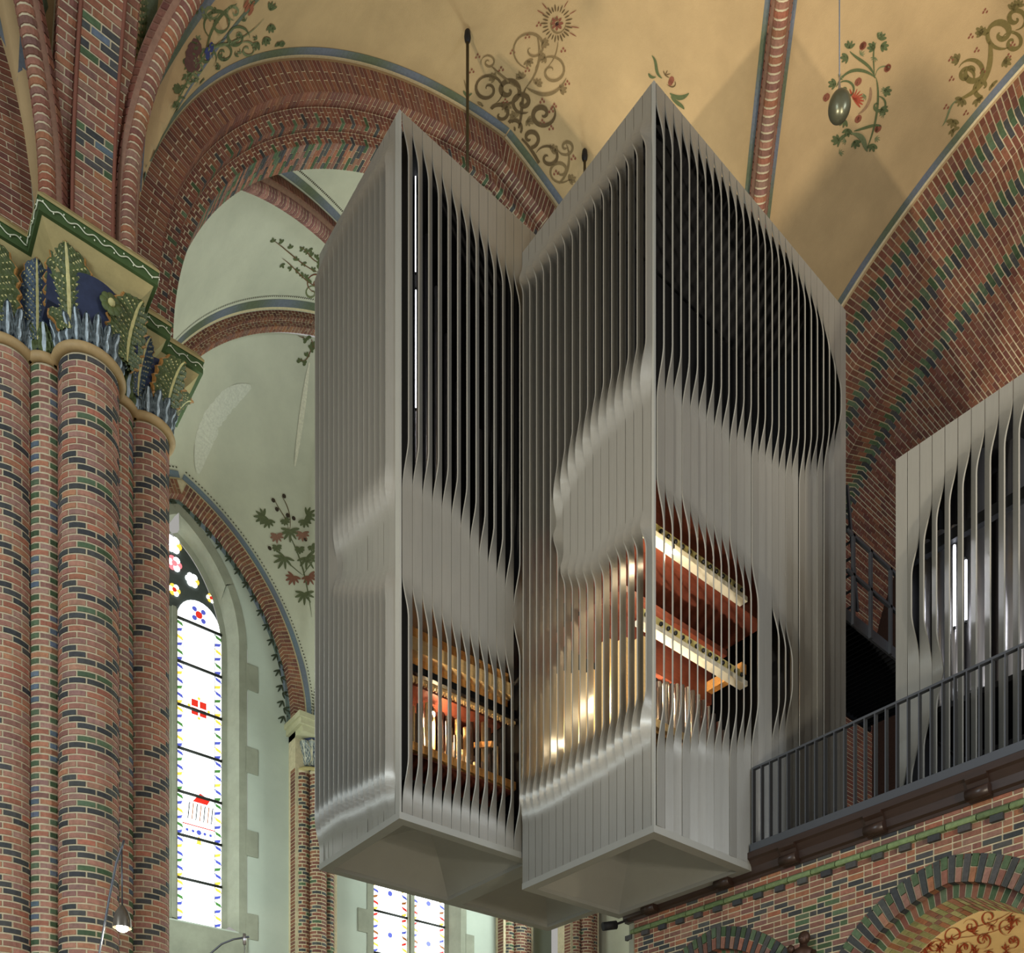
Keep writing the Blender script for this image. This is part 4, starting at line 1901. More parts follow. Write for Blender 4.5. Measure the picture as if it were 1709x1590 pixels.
# ================================================================== SIDE BAY behind the big arch
Y2, YO = 15.0, 16.6
cb = empty('ceiling_side_bay', (XC, 13.5, 16), kind='structure', label='pale plastered vault of the side bay seen through the big brick arch', cat='vault')


CS = Curve(4.6, 1.0, 11.5, 1.0, low=1.5)


def cs_z(x):
    s = abs(x - XC)
    if s >= 4.6:
        return 11.5 - (s - 4.6) * 2
    return 11.5 + math.sqrt(5.6 ** 2 - (s + 1.0) ** 2)


def f3(x, y):
    t = max(0, min(1, (y - 12.0) / (Y2 - 12.0)))
    a, b = fz(x - XC) + .12, cs_z(x)
    return a + (b - a) * t


mb = MB()
mb.sheet(grid(lin(XC - HX, XC + HX, 90), lin(YN + .6, Y2, 24), f3))
mb.build('cell', M_PLASTER, cb)


# pale spandrel wall over the main arch, closing the gap to the side bay vault
def side_rib(a, b, r, drop, name, limit=80, pal=RED):
    def dg(t, side):
        return a[0] + (b[0] - a[0]) * t, a[1] + (b[1] - a[1]) * t
    return dg


def dgs(t, side):
    return 3.6 + (XC - 3.6) * t, 11.81 + (14.32 - 11.81) * t


rp = rib(dgs, f3, 'rib', r=.1, drop=.12, limit=90, pal=[s2l((150, 106, 96)), s2l((136, 92, 84)), s2l((120, 80, 74))])
rp.parent = cb
rp.matrix_parent_inverse = inv(cb)
pb2 = MB()


def dgb(t, o):
    x, y = dgs(t, 0)
    x, y = x - .44 * o, y + .9 * o
    return (x, y, f3(x, y) - .006)


band_strip(pb2, dgb, lin(.05, 1, 80), -.17, -.27, .3)
C_DOT = s2l((70, 66, 52))
for i in range(150):
    t = .05 + .95 * i / 150
    a, b = dgb(t, -.32), dgb(t + .0032, -.345)
    c, d = dgb(t + .0032, -.32), dgb(t, -.345)
    pb2.quad((a, c, b, d), C_DOT)

# arch between side bay and window wall, plane Y = Y2
ws = empty('wall_back_arch', (XC, Y2, Z0), kind='structure', label='inner brick arch band crossing the side bay above the windows', cat='wall')


def place_s(lat, z, dep, hf):
    return (XC - hf * lat, Y2 + dep, z)


arch(ws, CS, place_s, [(.10, .08), (.09, .14)], 0, .075, [REDD, RED], None, limit=260, lmin=.3)
for o0, o1, cc in ((-.02, -.07, (C_LINE, C_LINE)), (-.07, -.22, (C_BLUE, C_BGREEN))):
    def fb(l, o):
        q = CS.at(l, 0)
        x = XC - q[0]
        return (x, Y2 + o, f3(x, Y2 + o) - .006)
    band_strip(pb2, fb, lin(.5, CS.len, 110), o0, o1, .4, cc)
for i in range(190):
    l = .6 + i * .045
    if l > CS.len - .1:
        break
    a, b = fb(l, -.27), fb(l + .02, -.30)
    c, d = fb(l + .02, -.27), fb(l, -.30)
    pb2.quad((a, c, b, d), C_DOT)
pb2.build('painted_band', M_PAINT, cb)

# window wall, plane Y = YO: bays with pointed wall arches
XW1 = on_y(289, 1200, YO + .3)[0]                    # axis of window one
XP = on_y(517, 1200, YO)[0]                     # axis of the wall shaft
BAY = 2 * (XP - XW1)
XW2 = XW1 + BAY
Zcap = zat(XP, YO - .35, 1213)                  # top of the wall capital
Zap = zat(on_y(278, 780, YO)[0], YO, 800)       # apex of the brick wall arch
HB = BAY / 2 - .17
CB = Curve(HB, 1.1, Zcap, 1.0)
CB = Curve(HB, 1.1, Zcap, (Zap - Zcap) / (CB.p[-1][1] - Zcap))
wb = empty('wall_back', (XP, YO, -1.6), kind='structure', label='pale outer wall of the side bay with tall stained glass windows', cat='wall')


def pz_arch(x):
    """height of the wall arch extrados at x"""
    k = round((x - XW1) / BAY)
    s = abs(x - (XW1 + k * BAY))
    if s >= HB:
        return Zcap
    lo, hi = 0, CB.len
    for _ in range(40):
        m = (lo + hi) / 2
        if CB.at(m)[0] > s:
            lo = m
        else:
            hi = m
    return CB.at(lo)[1]


# web: from the wall arches up to the inner arch
rows = []
xs = lin(XC - HX + .3, XC + HX - .3, 130)
for t in lin(0, 1, 24):
    a = t * PI / 2
    row = []
    for x in xs:
        zb_ = pz_arch(x)
        zt_ = cs_z(x) - .17
        zt_ = max(zt_, zb_ + .2)
        yy = YO - .12 - (YO - .12 - Y2 - .3) * (1 - math.cos(a))
        row.append((x, yy, zb_ + (zt_ - zb_) * math.sin(a) if False else zb_ + (zt_ - zb_) * (.55 * t + .45 * math.sin(a))))
    rows.append(row)
mb = MB()
mb.sheet(rows)
web = mb.build('web', M_PLASTER, wb)
WEB_BVH = BVHTree.FromPolygons([Vector(v) for v in mb.v], mb.f)

# wall plate with window openings: built as strips
WW = on_y(412, 1200, YO)[0] - XW1               # half width incl. stone jamb
GW = on_y(371, 1200, YO + .35)[0] - XW1         # half width of the glass
Zs1 = zat(on_y(330, 1510, YO)[0], YO, 1532)     # sill
Zg_ap = zat(on_y(290, 880, YO)[0], YO, 866)     # apex of glass
Zst_ap = zat(on_y(285, 850, YO)[0], YO, 835)
wall = MB()
CWN = Curve(WW, .7, Zst_ap - 2.2, 1.0)
CWN = Curve(WW, .7, Zst_ap - 2.2, 2.2 / (CWN.p[-1][1] - (Zst_ap - 2.2)))
CGL = Curve(GW, .5, Zg_ap - 1.95, 1.0)
CGL = Curve(GW, .5, Zg_ap - 1.95, 1.95 / (CGL.p[-1][1] - (Zg_ap - 1.95)))


def win_top(s):
    lo, hi = 0, CWN.len
    for _ in range(40):
        m = (lo + hi) / 2
        if CWN.at(m)[0] > s:
            lo = m
        else:
            hi = m
    return CWN.at(lo)[1]


xs = lin(XW1 - BAY / 2, XW1 + BAY * 2.5, 320)
for x0, x1 in zip(xs, xs[1:]):
    xm = (x0 + x1) / 2
    k = round((xm - XW1) / BAY)
    s = abs(xm - XW1 - k * BAY)
    top = max(pz_arch(x0), pz_arch(x1)) + .05
    if s < WW:
        wall.quad(((x0, YO, -1.6), (x1, YO, -1.6), (x1, YO, Zs1 - .1), (x0, YO, Zs1 - .1)))
        ta_, tb_ = win_top(min(WW, abs(x0 - XW1 - k * BAY))), win_top(min(WW, abs(x1 - XW1 - k * BAY)))
        wall.quad(((x0, YO, ta_), (x1, YO, tb_), (x1, YO, max(top, tb_)), (x0, YO, max(top, ta_))))
    else:
        wall.quad(((x0, YO, -1.6), (x1, YO, -1.6), (x1, YO, top), (x0, YO, top)))
wall.build('wall_plaster', mat('cool_plaster', (176, 184, 172), rough=.9, noise=.07, nscale=1.2, spec=.15), wb)

# brick wall arches
for k in range(0, 2):
    xc_ = XW1 + k * BAY

    def place_w(lat, z, dep, hf, xc_=xc_):
        return (xc_ - hf * lat, YO - .16 + dep, z)
    o = empty('wall_arch', (0, 0, 0)); o.parent = wb; o.matrix_parent_inverse = inv(wb)

    B = Bricks()
    bedm = MB()
    for hf in (1, -1):
        def PF(a, l, h, hf=hf):
            q = CB.at(l, a)
            return place_w(max(q[0], 0), q[1], -h, hf)

        def PS(a, l, h, hf=hf):
            q = CB.at(l, .24 + h)
            return place_w(max(q[0], 0), q[1], a, hf)
        ra, rb = [], []
        for l in lin(0, CB.len, 70):
            q, q2 = CB.at(l, 0), CB.at(l, .24)
            ra.append([place_w(max(q[0], 0), q[1], 0, hf), place_w(max(q2[0], 0), q2[1], 0, hf)])
            rb.append([place_w(max(q2[0], 0), q2[1], 0, hf), place_w(max(q2[0], 0), q2[1], .17, hf)])
        bedm.sheet(ra, smooth=False)
        bedm.sheet(rb, smooth=False)
        l, j = .01, 0
        while l < CB.len - .12:
            cut = .09 if j % 2 else .15
            B.add(PF, 0, cut - .004, l, l + .062, .008, rc(REDD))
            B.add(PF, cut + .004, .248, l, l + .062, .008, rc(REDD))
            B.add(PS, -.008, .16, l, l + .062, .008, rc(REDD))
            l += .074
            j += 1
    bedm.build('joint_bed', M_MORTAR, None).parent = o
    ob = [x for x in ()]
    B.finish(o, 140 if k == 0 else 20)
    # blue line above the arch
    pbw = MB()
    for hf in (1, -1):
        def fb2(l, o_, hf=hf):
            q = CB.at(l, -o_)
            x, yy, z = place_w(max(q[0], 0), q[1], .04, hf)
            hit = WEB_BVH.ray_cast(Vector((x, 10, z)), Vector((0, 1, 0)), 20)
            if hit[0] is not None:
                yy = hit[0].y - .012
            return (x, yy, z)
        band_strip(pbw, fb2, lin(.1, CB.len, 60), .02, .05, .2, (C_LINE, C_LINE))
        band_strip(pbw, fb2, lin(.1, CB.len, 60), .05, .16, .2, (C_BLUE, s2l((104, 118, 128))))
        for i in range(int(CB.len / .06)):
            l = i * .06 + .1
            a_, b_, c_, d_ = fb2(l, .20), fb2(l + .025, .20), fb2(l + .025, .225), fb2(l, .225)
            pbw.quad((a_, b_, c_, d_), C_DOT)

        def fb3(l, o_, hf=hf):
            q = CB.at(l, o_)
            x, yy, z = place_w(max(q[0], 0), q[1], 0, hf)
            return (x, YO - .006, z)
        band_strip(pbw, fb3, lin(0, CB.len, 60), .26, .34, .2, (s2l((122, 134, 150)), s2l((100, 118, 112))))
    pbw.build('painted_band', M_PAINT, None).parent = o


# wall shafts with capitals
def wall_shaft(xc_, yc, limit):
    t = empty('wall_shaft', (xc_, yc, -1.6), label=None, cat='pier')
    B = Bricks()
    bedm = MB()
    zc_ = Zcap - .95
    for dx, dy, r in ((-.27, .1, .13), (0, 0, .17), (.27, .1, .13)):
        c = (xc_ + dx, yc + dy)
        pts = arc_pts(c, r, 170, 370, 16)
        bedm.sheet([[(x, y, z) for x, y in pts] for z in (-1.6, zc_)])
        path = Path(pts)

        def P(a, b, h, path=path):
            x, y, nx, ny = path.at(a)
            return (x + nx * h, y + ny * h, b)
        z, j = 2.6, 0
        while z < zc_ - .08:
            n = 3
            e = [0] + [path.len * (i + (.5 if j % 2 else 0)) / n for i in range(0 if j % 2 else 1, n)] + [path.len]
            for a0, a1 in zip(e, e[1:]):
                B.add(P, a0 + .005, a1 - .005, z, z + .062, .007, rc(REDD if R.random() > .25 else DARKB + GREENB[:1]), na=2)
            z += .073
            j += 1
    bedm.build('joint_bed', M_MORTAR, t)
    B.finish(t, limit)
    mb = MB()
    mb.box(xc_ - .46, xc_ + .46, yc + .05, yc + .5, -1.6, Zcap)
    mb.build('pilaster', M_MORTAR, t)
    Bp = Bricks()
    z, j = 2.6, 0
    for sx in (-1, 1):
        def Pp(a, b, h, sx=sx):
            return (xc_ + sx * (.46 + h), yc + .06 + a, b)
        z, j = 2.6, 0
        while z < zc_:
            Bp.add(Pp, .0, .2, z, z + .062, .007, rc(REDD))
            z += .073
    Bp.finish(t, 0)
    # capital
    mb = MB()
    for s, z0, z1, w in ((.56, Zcap - .10, Zcap, 0), (.52, Zcap - .22, Zcap - .10, 0), (.46, Zcap - .34, Zcap - .22, 0)):
        mb.box(xc_ - s, xc_ + s, yc - s * .62, yc + .4, z0, z1)
    mb.build('abacus', mat('grey_cream', (168, 164, 132), rough=.8, noise=.12, nscale=8), t)
    mb = MB()
    mb.lathe((xc_, yc + .1, zc_), [(.2, 0), (.24, .05), (.2, .1), (.24, .3), (.34, .6)], 16)
    mb.build('bell', M_NAVY, t)
    for i in range(5):
        a = math.radians(180 + 30 + 30 * i)
        o = leaf((xc_ + .22 * math.cos(a) * 1.4, yc + .1 + .2 * math.sin(a), zc_ + .1), (math.cos(a), math.sin(a), 0), (0, 0, 1), .26, .5, .14, s2l((116, 124, 124)), s2l((170, 160, 130)), s2l((190, 186, 166)), n=10).build('acanthus_leaf', M_LEAF, t)
    mb = MB()
    mb.tube([(xc_ + .36 * math.cos(math.radians(a)), yc + .1 + .28 * math.sin(math.radians(a)), zc_) for a in range(170, 371, 20)], .04, 8)
    mb.build('neck_ring', M_CREAM, t)
    return t


tag(wall_shaft(XP, YO - .35, 200), 'slender brick wall shaft with grey leaf capital between the two windows')
tag(wall_shaft(XP + BAY, YO - .35, 120), 'brick wall shafts seen under the organ right of the second window')
tag(wall_shaft(XP + BAY + 1.0, YO - 1.6, 100), 'brick shaft standing rightmost under the organ beside the gallery wall')


# ------------------------------------------------------------------ windows
def glass_mat(name, rgb, e):
    m = bpy.data.materials.new(name)
    m.use_nodes = True
    nt = m.node_tree
    b = nt.nodes['Principled BSDF']
    b.inputs['Base Color'].default_value = s2l(rgb) + (1,)
    b.inputs['Roughness'].default_value = .3
    b.inputs['Emission Color'].default_value = s2l(rgb) + (1,)
    b.inputs['Emission Strength'].default_value = e
    return m


G_CLEAR = glass_mat('window_glass_clear', (250, 255, 255), 3.2)
G_COL = {k: glass_mat('window_glass_' + k, c, e) for k, (c, e) in dict(blue=((70, 80, 170), 1.1), yellow=((226, 190, 70), 1.2), red=((190, 40, 30), 1.1), green=((70, 120, 60), .9), pink=((230, 120, 130), 1.2), brown=((150, 90, 40), .8)).items()}
M_LEADC = mat('lead_came', (34, 38, 34), rough=.6)
M_TRAC = mat('tracery_stone', (74, 82, 80), rough=.85, noise=.2, nscale=4)


def quad_obj(name, pts, m, parent, y, th=.012):
    mb = MB()
    n = len(pts)
    vs = [(x, y, z) for x, z in pts] + [(x, y + th, z) for x, z in pts]
    fs = [tuple(range(n)), tuple(range(2 * n - 1, n - 1, -1))] + [(i, i + n, (i + 1) % n + n, (i + 1) % n) for i in range(n)]
    mb.add(vs, fs)
    return mb.build(name, m, parent)


def circ(cx_, cz_, r, n=14, a0=0, a1=360):
    return [(cx_ + r * math.cos(math.radians(a0 + (a1 - a0) * i / n)), cz_ + r * math.sin(math.radians(a0 + (a1 - a0) * i / n))) for i in range(n if a1 - a0 == 360 else n + 1)]


def window(idx, xc_, zs, z_light, z_ap, bars, motif):
    YG = YO + .38
    w = empty('window_%d' % idx, (xc_, YG, zs), kind='structure', label=['tall two light stained glass window beside the brick pier', 'two light leaded window under the organ towers'][idx - 1], cat='window')
    # splayed stone jamb with quoins
    jam = MB()
    for hf in (1, -1):
        rows = []
        for l in [-1.0, -.999] + lin(0, CWN.len, 40):
            if l < 0:
                q, g = (WW, zs - .12 if l == -1.0 else CWN.p[0][1]), (GW, zs if l == -1.0 else CGL.p[0][1])
            else:
                q = CWN.at(l)
                g = CGL.at(l / CWN.len * CGL.len)
            rows.append([(xc_ + hf * max(q[0], 0), YO - .012, q[1]), (xc_ + hf * max(q[0] - .16, 0), YO - .012, q[1] - (.1 if l > 1.2 else 0)), (xc_ + hf * max(g[0] + .1, 0), YG - .12, g[1] + .05), (xc_ + hf * max(g[0] + .09, 0), YG - .05, g[1] + .03), (xc_ + hf * max(g[0], 0), YG, g[1])])
        jam.sheet(rows, smooth=False)
    jam.quad(((xc_ - WW, YO - .02, zs - .15), (xc_ + WW, YO - .02, zs - .15), (xc_ + GW, YG, zs), (xc_ - GW, YG, zs)))
    jam.build('stone_jamb', M_STONE, w)
    k = 0
    z = zs - .2
    while z < CWN.p[0][1]:
        for hf in (1, -1):
            mb = MB()
            xa_ = xc_ + hf * (WW - .02)
            xb_ = xc_ + hf * (WW + .22)
            mb.box(min(xa_, xb_), max(xa_, xb_), YO - .02, YO + .05, z, z + .5)
            mb.build('quoin', M_STONE, w)
        z += 1.62
    mb = MB()
    mb.box(xc_ - WW, xc_ + WW, YO - .04, YO + .1, zs - 3.2, zs - .14)
    mb.build('sill_panel', M_STONE, w)
    # tracery plate behind which nothing is seen
    tr = MB()
    n = 40
    for hf in (1, -1):
        rows = []
        for l in lin(0, CGL.len, 30):
            g = CGL.at(l)
            rows.append([(xc_ + hf * max(g[0], 0), YG + .02, g[1]), (xc_, YG + .02, g[1])])
        tr.sheet(rows, smooth=False)
    tr.build('tracery_plate', M_TRAC, w)
    mul = MB()
    mw = .075
    mul.box(xc_ - mw, xc_ + mw, YG - .10, YG + .03, zs, z_light + .1)
    mul.box(xc_ - mw * .5, xc_ + mw * .5, YG - .15, YG - .1, zs, z_light + .1)
    mul.build('mullion', M_STONE, w)
    # lights
    for hf in (1, -1):
        x0, x1 = xc_ + hf * mw, xc_ + hf * (GW - .01)
        lo_, hi_ = min(x0, x1), max(x0, x1)
        ww = hi_ - lo_
        bw = ww * .15
        zz = lin(zs, z_light, bars)
        for i, (za_, zb_) in enumerate(zip(zz, zz[1:])):
            quad_obj('pane', [(lo_ + bw, za_ + .02), (hi_ - bw, za_ + .02), (hi_ - bw, zb_ - .02), (lo_ + bw, zb_ - .02)], G_CLEAR, w, YG)
            for xx0, xx1 in ((lo_, lo_ + bw), (hi_ - bw, hi_)):
                quad_obj('border_pane', [(xx0, za_ + .02), (xx1, za_ + .02), (xx1, zb_ - .02), (xx0, zb_ - .02)], G_CLEAR, w, YG + .002)
                nseg = max(3, int((zb_ - za_) / .13))
                for q in range(nseg):
                    zq = za_ + (zb_ - za_) * (q + .1) / nseg
                    hq = (zb_ - za_) / nseg * .72
                    nm = ('blue', 'yellow', 'blue', 'green')[(q + i) % 4] if idx == 1 else ('yellow', 'red', 'brown', 'blue')[(q + i) % 4]
                    xm_ = (xx0 + xx1) / 2
                    fl = 1 if (q % 2) else -1
                    quad_obj('coloured_pane', [(xm_ + fl * bw * .48, zq), (xm_ + fl * bw * .42, zq + hq * .6), (xm_ - fl * bw * .45, zq + hq), (xm_ - fl * bw * .30, zq + hq * .35)], G_COL[nm], w, YG - .006)
            bar = MB()
            bar.tube([(lo_, YG - .02, zb_), ((lo_ + hi_) / 2, YG - .022, zb_), (hi_, YG - .02, zb_)], .028, 6)
            bar.build('saddle_bar', M_LEADC, w)
        # came lines between border and field
        cm = MB()
        for xx in (lo_ + bw, hi_ - bw):
            cm.bar((xx, YG - .008, zs), (xx, YG - .008, z_light), .008, .01, (0, 1, 0))
        cm.build('lead_came', M_LEADC, w)
        # pointed head of the light
        xm_ = (lo_ + hi_) / 2
        hd = [(lo_ + .02, z_light)] + [(xm_ - (xm_ - lo_ - .02) * math.cos(a), z_light + .48 * math.sin(a)) for a in lin(0, PI / 2, 8)] + [(xm_ + (hi_ - xm_ - .02) * math.cos(a), z_light + .48 * math.sin(a)) for a in lin(PI / 2, 0, 8)] + [(hi_ - .02, z_light)]
        quad_obj('head_pane', hd, G_CLEAR, w, YG)
        for k_ in range(8):
            a = 2 * PI * k_ / 8
            quad_obj('petal', circ(xm_ + .12 * math.cos(a), z_light + .22 + .12 * math.sin(a), .05, 8), G_COL['blue'] if k_ % 2 else G_CLEAR, w, YG - .008)
        quad_obj('rosette_pane', circ(xm_, z_light + .22, .07, 10), G_COL['red'], w, YG - .01)
        # small painted medallions
        if motif == 1:
            zc_ = zs + (z_light - zs) * .725
            for dx, dz in ((-.08, -.08), (.08, -.08), (-.08, .08), (.08, .08)):
                quad_obj('medallion', [(xm_ + dx - .065, zc_ + dz - .065), (xm_ + dx + .065, zc_ + dz - .065), (xm_ + dx + .065, zc_ + dz + .065), (xm_ + dx - .065, zc_ + dz + .065)], G_COL['red'], w, YG - .008)
            for dx, dz in ((-.19, 0), (.19, 0), (0, -.19), (0, .19)):
                quad_obj('medallion', circ(xm_ + dx, zc_ + dz, .03, 8), G_COL['yellow'], w, YG - .008)
            # kneeling figure panel, reduced to its red roof and drapery colours
            zc_ = zs + (z_light - zs) * .40
            quad_obj('picture_pane', [(xm_ - .12, zc_ + .05), (xm_ + .16, zc_ + .05), (xm_ + .22, zc_ + .16), (xm_ + .02, zc_ + .24)], G_COL['red'], w, YG - .008)
            for q in range(7):
                xq = xm_ - .22 + q * .075
                quad_obj('picture_pane', [(xq, zc_ - .3), (xq + .018, zc_ - .3), (xq + .05, zc_ + .02), (xq + .03, zc_ + .02)], G_COL['brown'] if q % 2 else M_LEADC, w, YG - .007)
            quad_obj('picture_pane', [(lo_ + bw, zc_ - .42), (hi_ - bw, zc_ - .42), (hi_ - bw, zc_ - .40), (lo_ + bw, zc_ - .40)], G_COL['red'], w, YG - .007)
            for q in range(5):
                quad_obj('picture_pane', circ(lo_ + bw + .08 + q * (ww - 2 * bw - .16) / 4, zc_ - .52, .03 + .02 * (q == 2), 8), G_COL['blue'], w, YG - .007)
            quad_obj('picture_pane', [(xm_ - .05, zc_ - .75), (xm_ + .05, zc_ - .75), (xm_ + .015, zc_ - .6), (xm_ - .015, zc_ - .6)], G_COL['yellow'], w, YG - .007)
        else:
            for q in range(1, bars):
                zc_ = zs + (z_light - zs) * (q + .5) / bars
                quad_obj('medallion', circ(xm_, zc_, .06, 10), G_COL['blue'], w, YG - .008)
    # tracery lights
    zt_ = z_light + .75
    if motif == 1:
        spots = []
        for u_, v_, r_, cc in ((289, 908, .17, 'yellow'), (291, 940, .15, 'pink'), (321, 968, .14, 'yellow'), (291, 984, .12, 'red'), (352, 998, .09, 'red')):
            x_, z_ = on_y(u_, v_, YG)
            spots.append((x_ - xc_, z_, r_, cc))
        for dx, zc_, r_, cc in spots:
            for k_ in range(6):
                a = 2 * PI * k_ / 6
                quad_obj('tracery_pane', circ(xc_ + dx + r_ * .55 * math.cos(a), zc_ + r_ * .55 * math.sin(a), r_ * .42, 10), G_CLEAR if k_ % 2 else G_COL['pink' if cc == 'pink' else 'yellow'] if cc != 'yellow' or k_ % 3 == 0 else G_CLEAR, w, YG - .005)
            quad_obj('tracery_pane', circ(xc_ + dx, zc_, r_ * .36, 10), G_COL[cc] if cc != 'yellow' else G_CLEAR, w, YG - .012)
    return w


Zl1 = zat(XW1 + .5, YO + .38, 1045)
window(1, XW1, Zs1, Zl1, Zg_ap, 7, 1)
window(2, XW2, Zs1 - 2.6, Zl1, Zg_ap, 9, 2)
# close the bay's far sides so no bare world shows
far = MB()
far.box(XC + HX + .6, XC + HX + .8, YN + .9, YO, -1.6, 17)
far.box(XC - HX - .8, XC - HX - .6, YN + .9, YO, -1.6, 17)
far.build('side_wall', M_PLASTER, wb)
# ================================================================== PAINTED ORNAMENT ON THE PLASTER
def project(u, v, bvh):
    d = ray(u, v).normalized()
    h = bvh.ray_cast(Vector((0, 0, 0)), d, 60)
    if h[0] is None:
        return None
    if bvh is VAULT_BVH and (h[0].y > YN - .2 or h[0].x > XW - .2):
        return None
    n = h[1] if h[1].dot(d) < 0 else -h[1]
    return h[0] + n * .008, n


class Paint:
    def __init__(self, bvh):
        self.mb = MB()
        self.bvh = bvh

    def stroke(self, pts, w, col, taper=True):
        """pts in photo pixels, laid onto the plaster; w in photo pixels at mid stroke"""
        hit = [project(u, v, self.bvh) for u, v in pts]
        n = len(pts)
        prev = None
        for i in range(n):
            if hit[i] is None:
                prev = None
                continue
            a, b = hit[max(i - 1, 0)], hit[min(i + 1, n - 1)]
            if a is None or b is None:
                continue
            p, nn = hit[i]
            t = (b[0] - a[0])
            if t.length < 1e-6:
                continue
            s = t.normalized().cross(nn)
            ww = .95 * w * (math.sin(PI * (i + .3) / (n - .4)) ** .6 if taper else 1) * p.dot(Vector((CA, SA, 0))) / F * .5
            q = (p + s * ww, p - s * ww)
            if prev:
                self.mb.quad((prev[0], prev[1], q[1], q[0]), col)
            prev = q

    def dot(self, u, v, r, col):
        h = project(u, v, self.bvh)
        if h is None:
            return
        p, n = h
        s = n.cross(Vector((0, 0, 1)))
        if s.length < .01:
            s = Vector((1, 0, 0))
        s.normalize()
        t = n.cross(s)
        k = r * p.dot(Vector((CA, SA, 0))) / F
        self.mb.quad([p + s * k * math.cos(a) + t * k * math.sin(a) for a in lin(0, 2 * PI * 7 / 8, 7)], col)

    def spiral(self, cx_, cy_, r, a0, turns, w, col, sgn=1, n=34, sq=1.0):
        pts = []
        for i in range(n + 1):
            t = i / n
            a = math.radians(a0) + sgn * turns * 2 * PI * t
            rr = r * (1 - t) ** .8 + 1.2
            pts.append((cx_ + rr * math.cos(a), cy_ + rr * sq * math.sin(a)))
        self.stroke(pts, w, col)

    def curve(self, p0, p1, p2, p3, w, col, n=18):
        pts = []
        for i in range(n + 1):
            t = i / n
            b = ((1 - t) ** 3, 3 * t * (1 - t) ** 2, 3 * t * t * (1 - t), t ** 3)
            pts.append((sum(b[k] * (p0, p1, p2, p3)[k][0] for k in range(4)), sum(b[k] * (p0, p1, p2, p3)[k][1] for k in range(4))))
        self.stroke(pts, w, col)
        return pts

    def leaflet(self, u, v, ang, L, w, col):
        a = math.radians(ang)
        self.stroke([(u + L * t * math.cos(a), v + L * t * math.sin(a)) for t in lin(0, 1, 5)], w, col)

    def sprig(self, u, v, ang, L, w, col, n=5, spread=70):
        for k in range(n):
            self.leaflet(u, v, ang - spread + 2 * spread * k / (n - 1), L * (1 - .25 * abs(k - (n - 1) / 2) / n * 2), w, col)

    def build(self, name, parent):
        if self.mb.v:
            o = self.mb.build(name, M_PAINT, None)
            o.parent = parent
            o.matrix_parent_inverse = inv(parent)


BR, BR2, GRN, GRN2, REDP = s2l((94, 76, 50)), s2l((120, 100, 68)), s2l((84, 92, 60)), s2l((108, 114, 80)), s2l((126, 76, 58))


def dots3(p, u, v, col=REDP, r=1.7):
    for dx, dy in ((-3, 0), (3, -1), (0, -5)):
        p.dot(u + dx, v + dy, r, col)


# the large scroll right of the suspension rod
p = Paint(VAULT_BVH)
for cx_, cy_, r, a0, tr_, w, sg in ((887, 80, 34, 95, 1.3, 4, 1), (921, 118, 27, 180, 1.4, 4, 1), (813, 148, 27, 60, 1.6, 5, -1), (848, 150, 22, 120, 1.4, 8, -1), (835, 190, 24, 20, 1.5, 6, 1), (872, 170, 18, 60, 1.4, 7, 1),
                                    (905, 190, 22, -40, 1.4, 7, 1), (885, 230, 18, 180, 1.3, 6, -1), (815, 103, 12, 160, 1.4, 3, 1), (935, 285, 20, 30, 1.4, 4, 1), (945, 245, 14, 180, 1.3, 4, -1), (915, 262, 20, 200, 1.2, 5, 1), (856, 212, 16, 90, 1.3, 6, -1)):
    p.spiral(cx_, cy_, r, a0, tr_, w, BR if w > 4 else BR2, sg)
p.curve((862, 225), (875, 190), (868, 160), (878, 145), 5, BR)
p.curve((878, 145), (900, 120), (905, 90), (895, 55), 4, BR2)
p.curve((878, 145), (905, 165), (930, 160), (945, 130), 5, BR2)
p.curve((870, 150), (840, 130), (830, 120), (820, 110), 3, BR2)
p.curve((862, 225), (890, 240), (905, 290), (925, 310), 5, BR)
p.curve((925, 310), (950, 300), (955, 260), (945, 240), 4, BR2)
p.curve((862, 225), (840, 215), (810, 190), (788, 172), 5, BR)
p.curve((788, 172), (780, 160), (778, 145), (774, 132), 3, BR2)
p.curve((931, 68), (930, 85), (925, 100), (913, 112), 2, BR2)
for k in range(26):
    a = 360 * k / 26
    p.leaflet(929 + 15 * math.cos(math.radians(a)), 38 + 20 * math.sin(math.radians(a)), a, 9 + 3 * (k % 2), 2.4, BR)
p.spiral(929, 38, 14, 0, 1.0, 3, BR2, 1, sq=1.3)
for k in range(8):
    a = 45 * k
    p.leaflet(929 + 3 * math.cos(math.radians(a)), 38 + 4 * math.sin(math.radians(a)), a, 8, 4.5, REDP)
p.dot(930, 40, 4, s2l((50, 30, 26)))
for a in (-150, -130, -60, -30, 10, 30):
    p.leaflet(929 + 24 * math.cos(math.radians(a)), 38 + 30 * math.sin(math.radians(a)), a, 14, 1.6, REDP)
for u, v in ((797, 95), (787, 120), (836, 117), (855, 88), (880, 62), (899, 42), (940, 85), (947, 140), (925, 178), (920, 186), (905, 205), (880, 118), (920, 215), (928, 290), (957, 265), (905, 170), (823, 200), (843, 170)):
    dots3(p, u, v)
for u, v, a in ((905, 70, 20), (910, 95, 160), (880, 100, 60), (935, 150, -20), (895, 140, -50), (805, 175, 140), (845, 175, 100), (880, 200, 30), (920, 250, -30), (900, 300, 160), (950, 300, -20), (860, 195, -120), (826, 130, 200), (870, 130, 250)):
    p.sprig(u, v, a, 12, 4.5, BR2, 5)
p.sprig(779, 160, -100, 12, 4, GRN, 4)
p.build('painted_scroll', ceil_o)

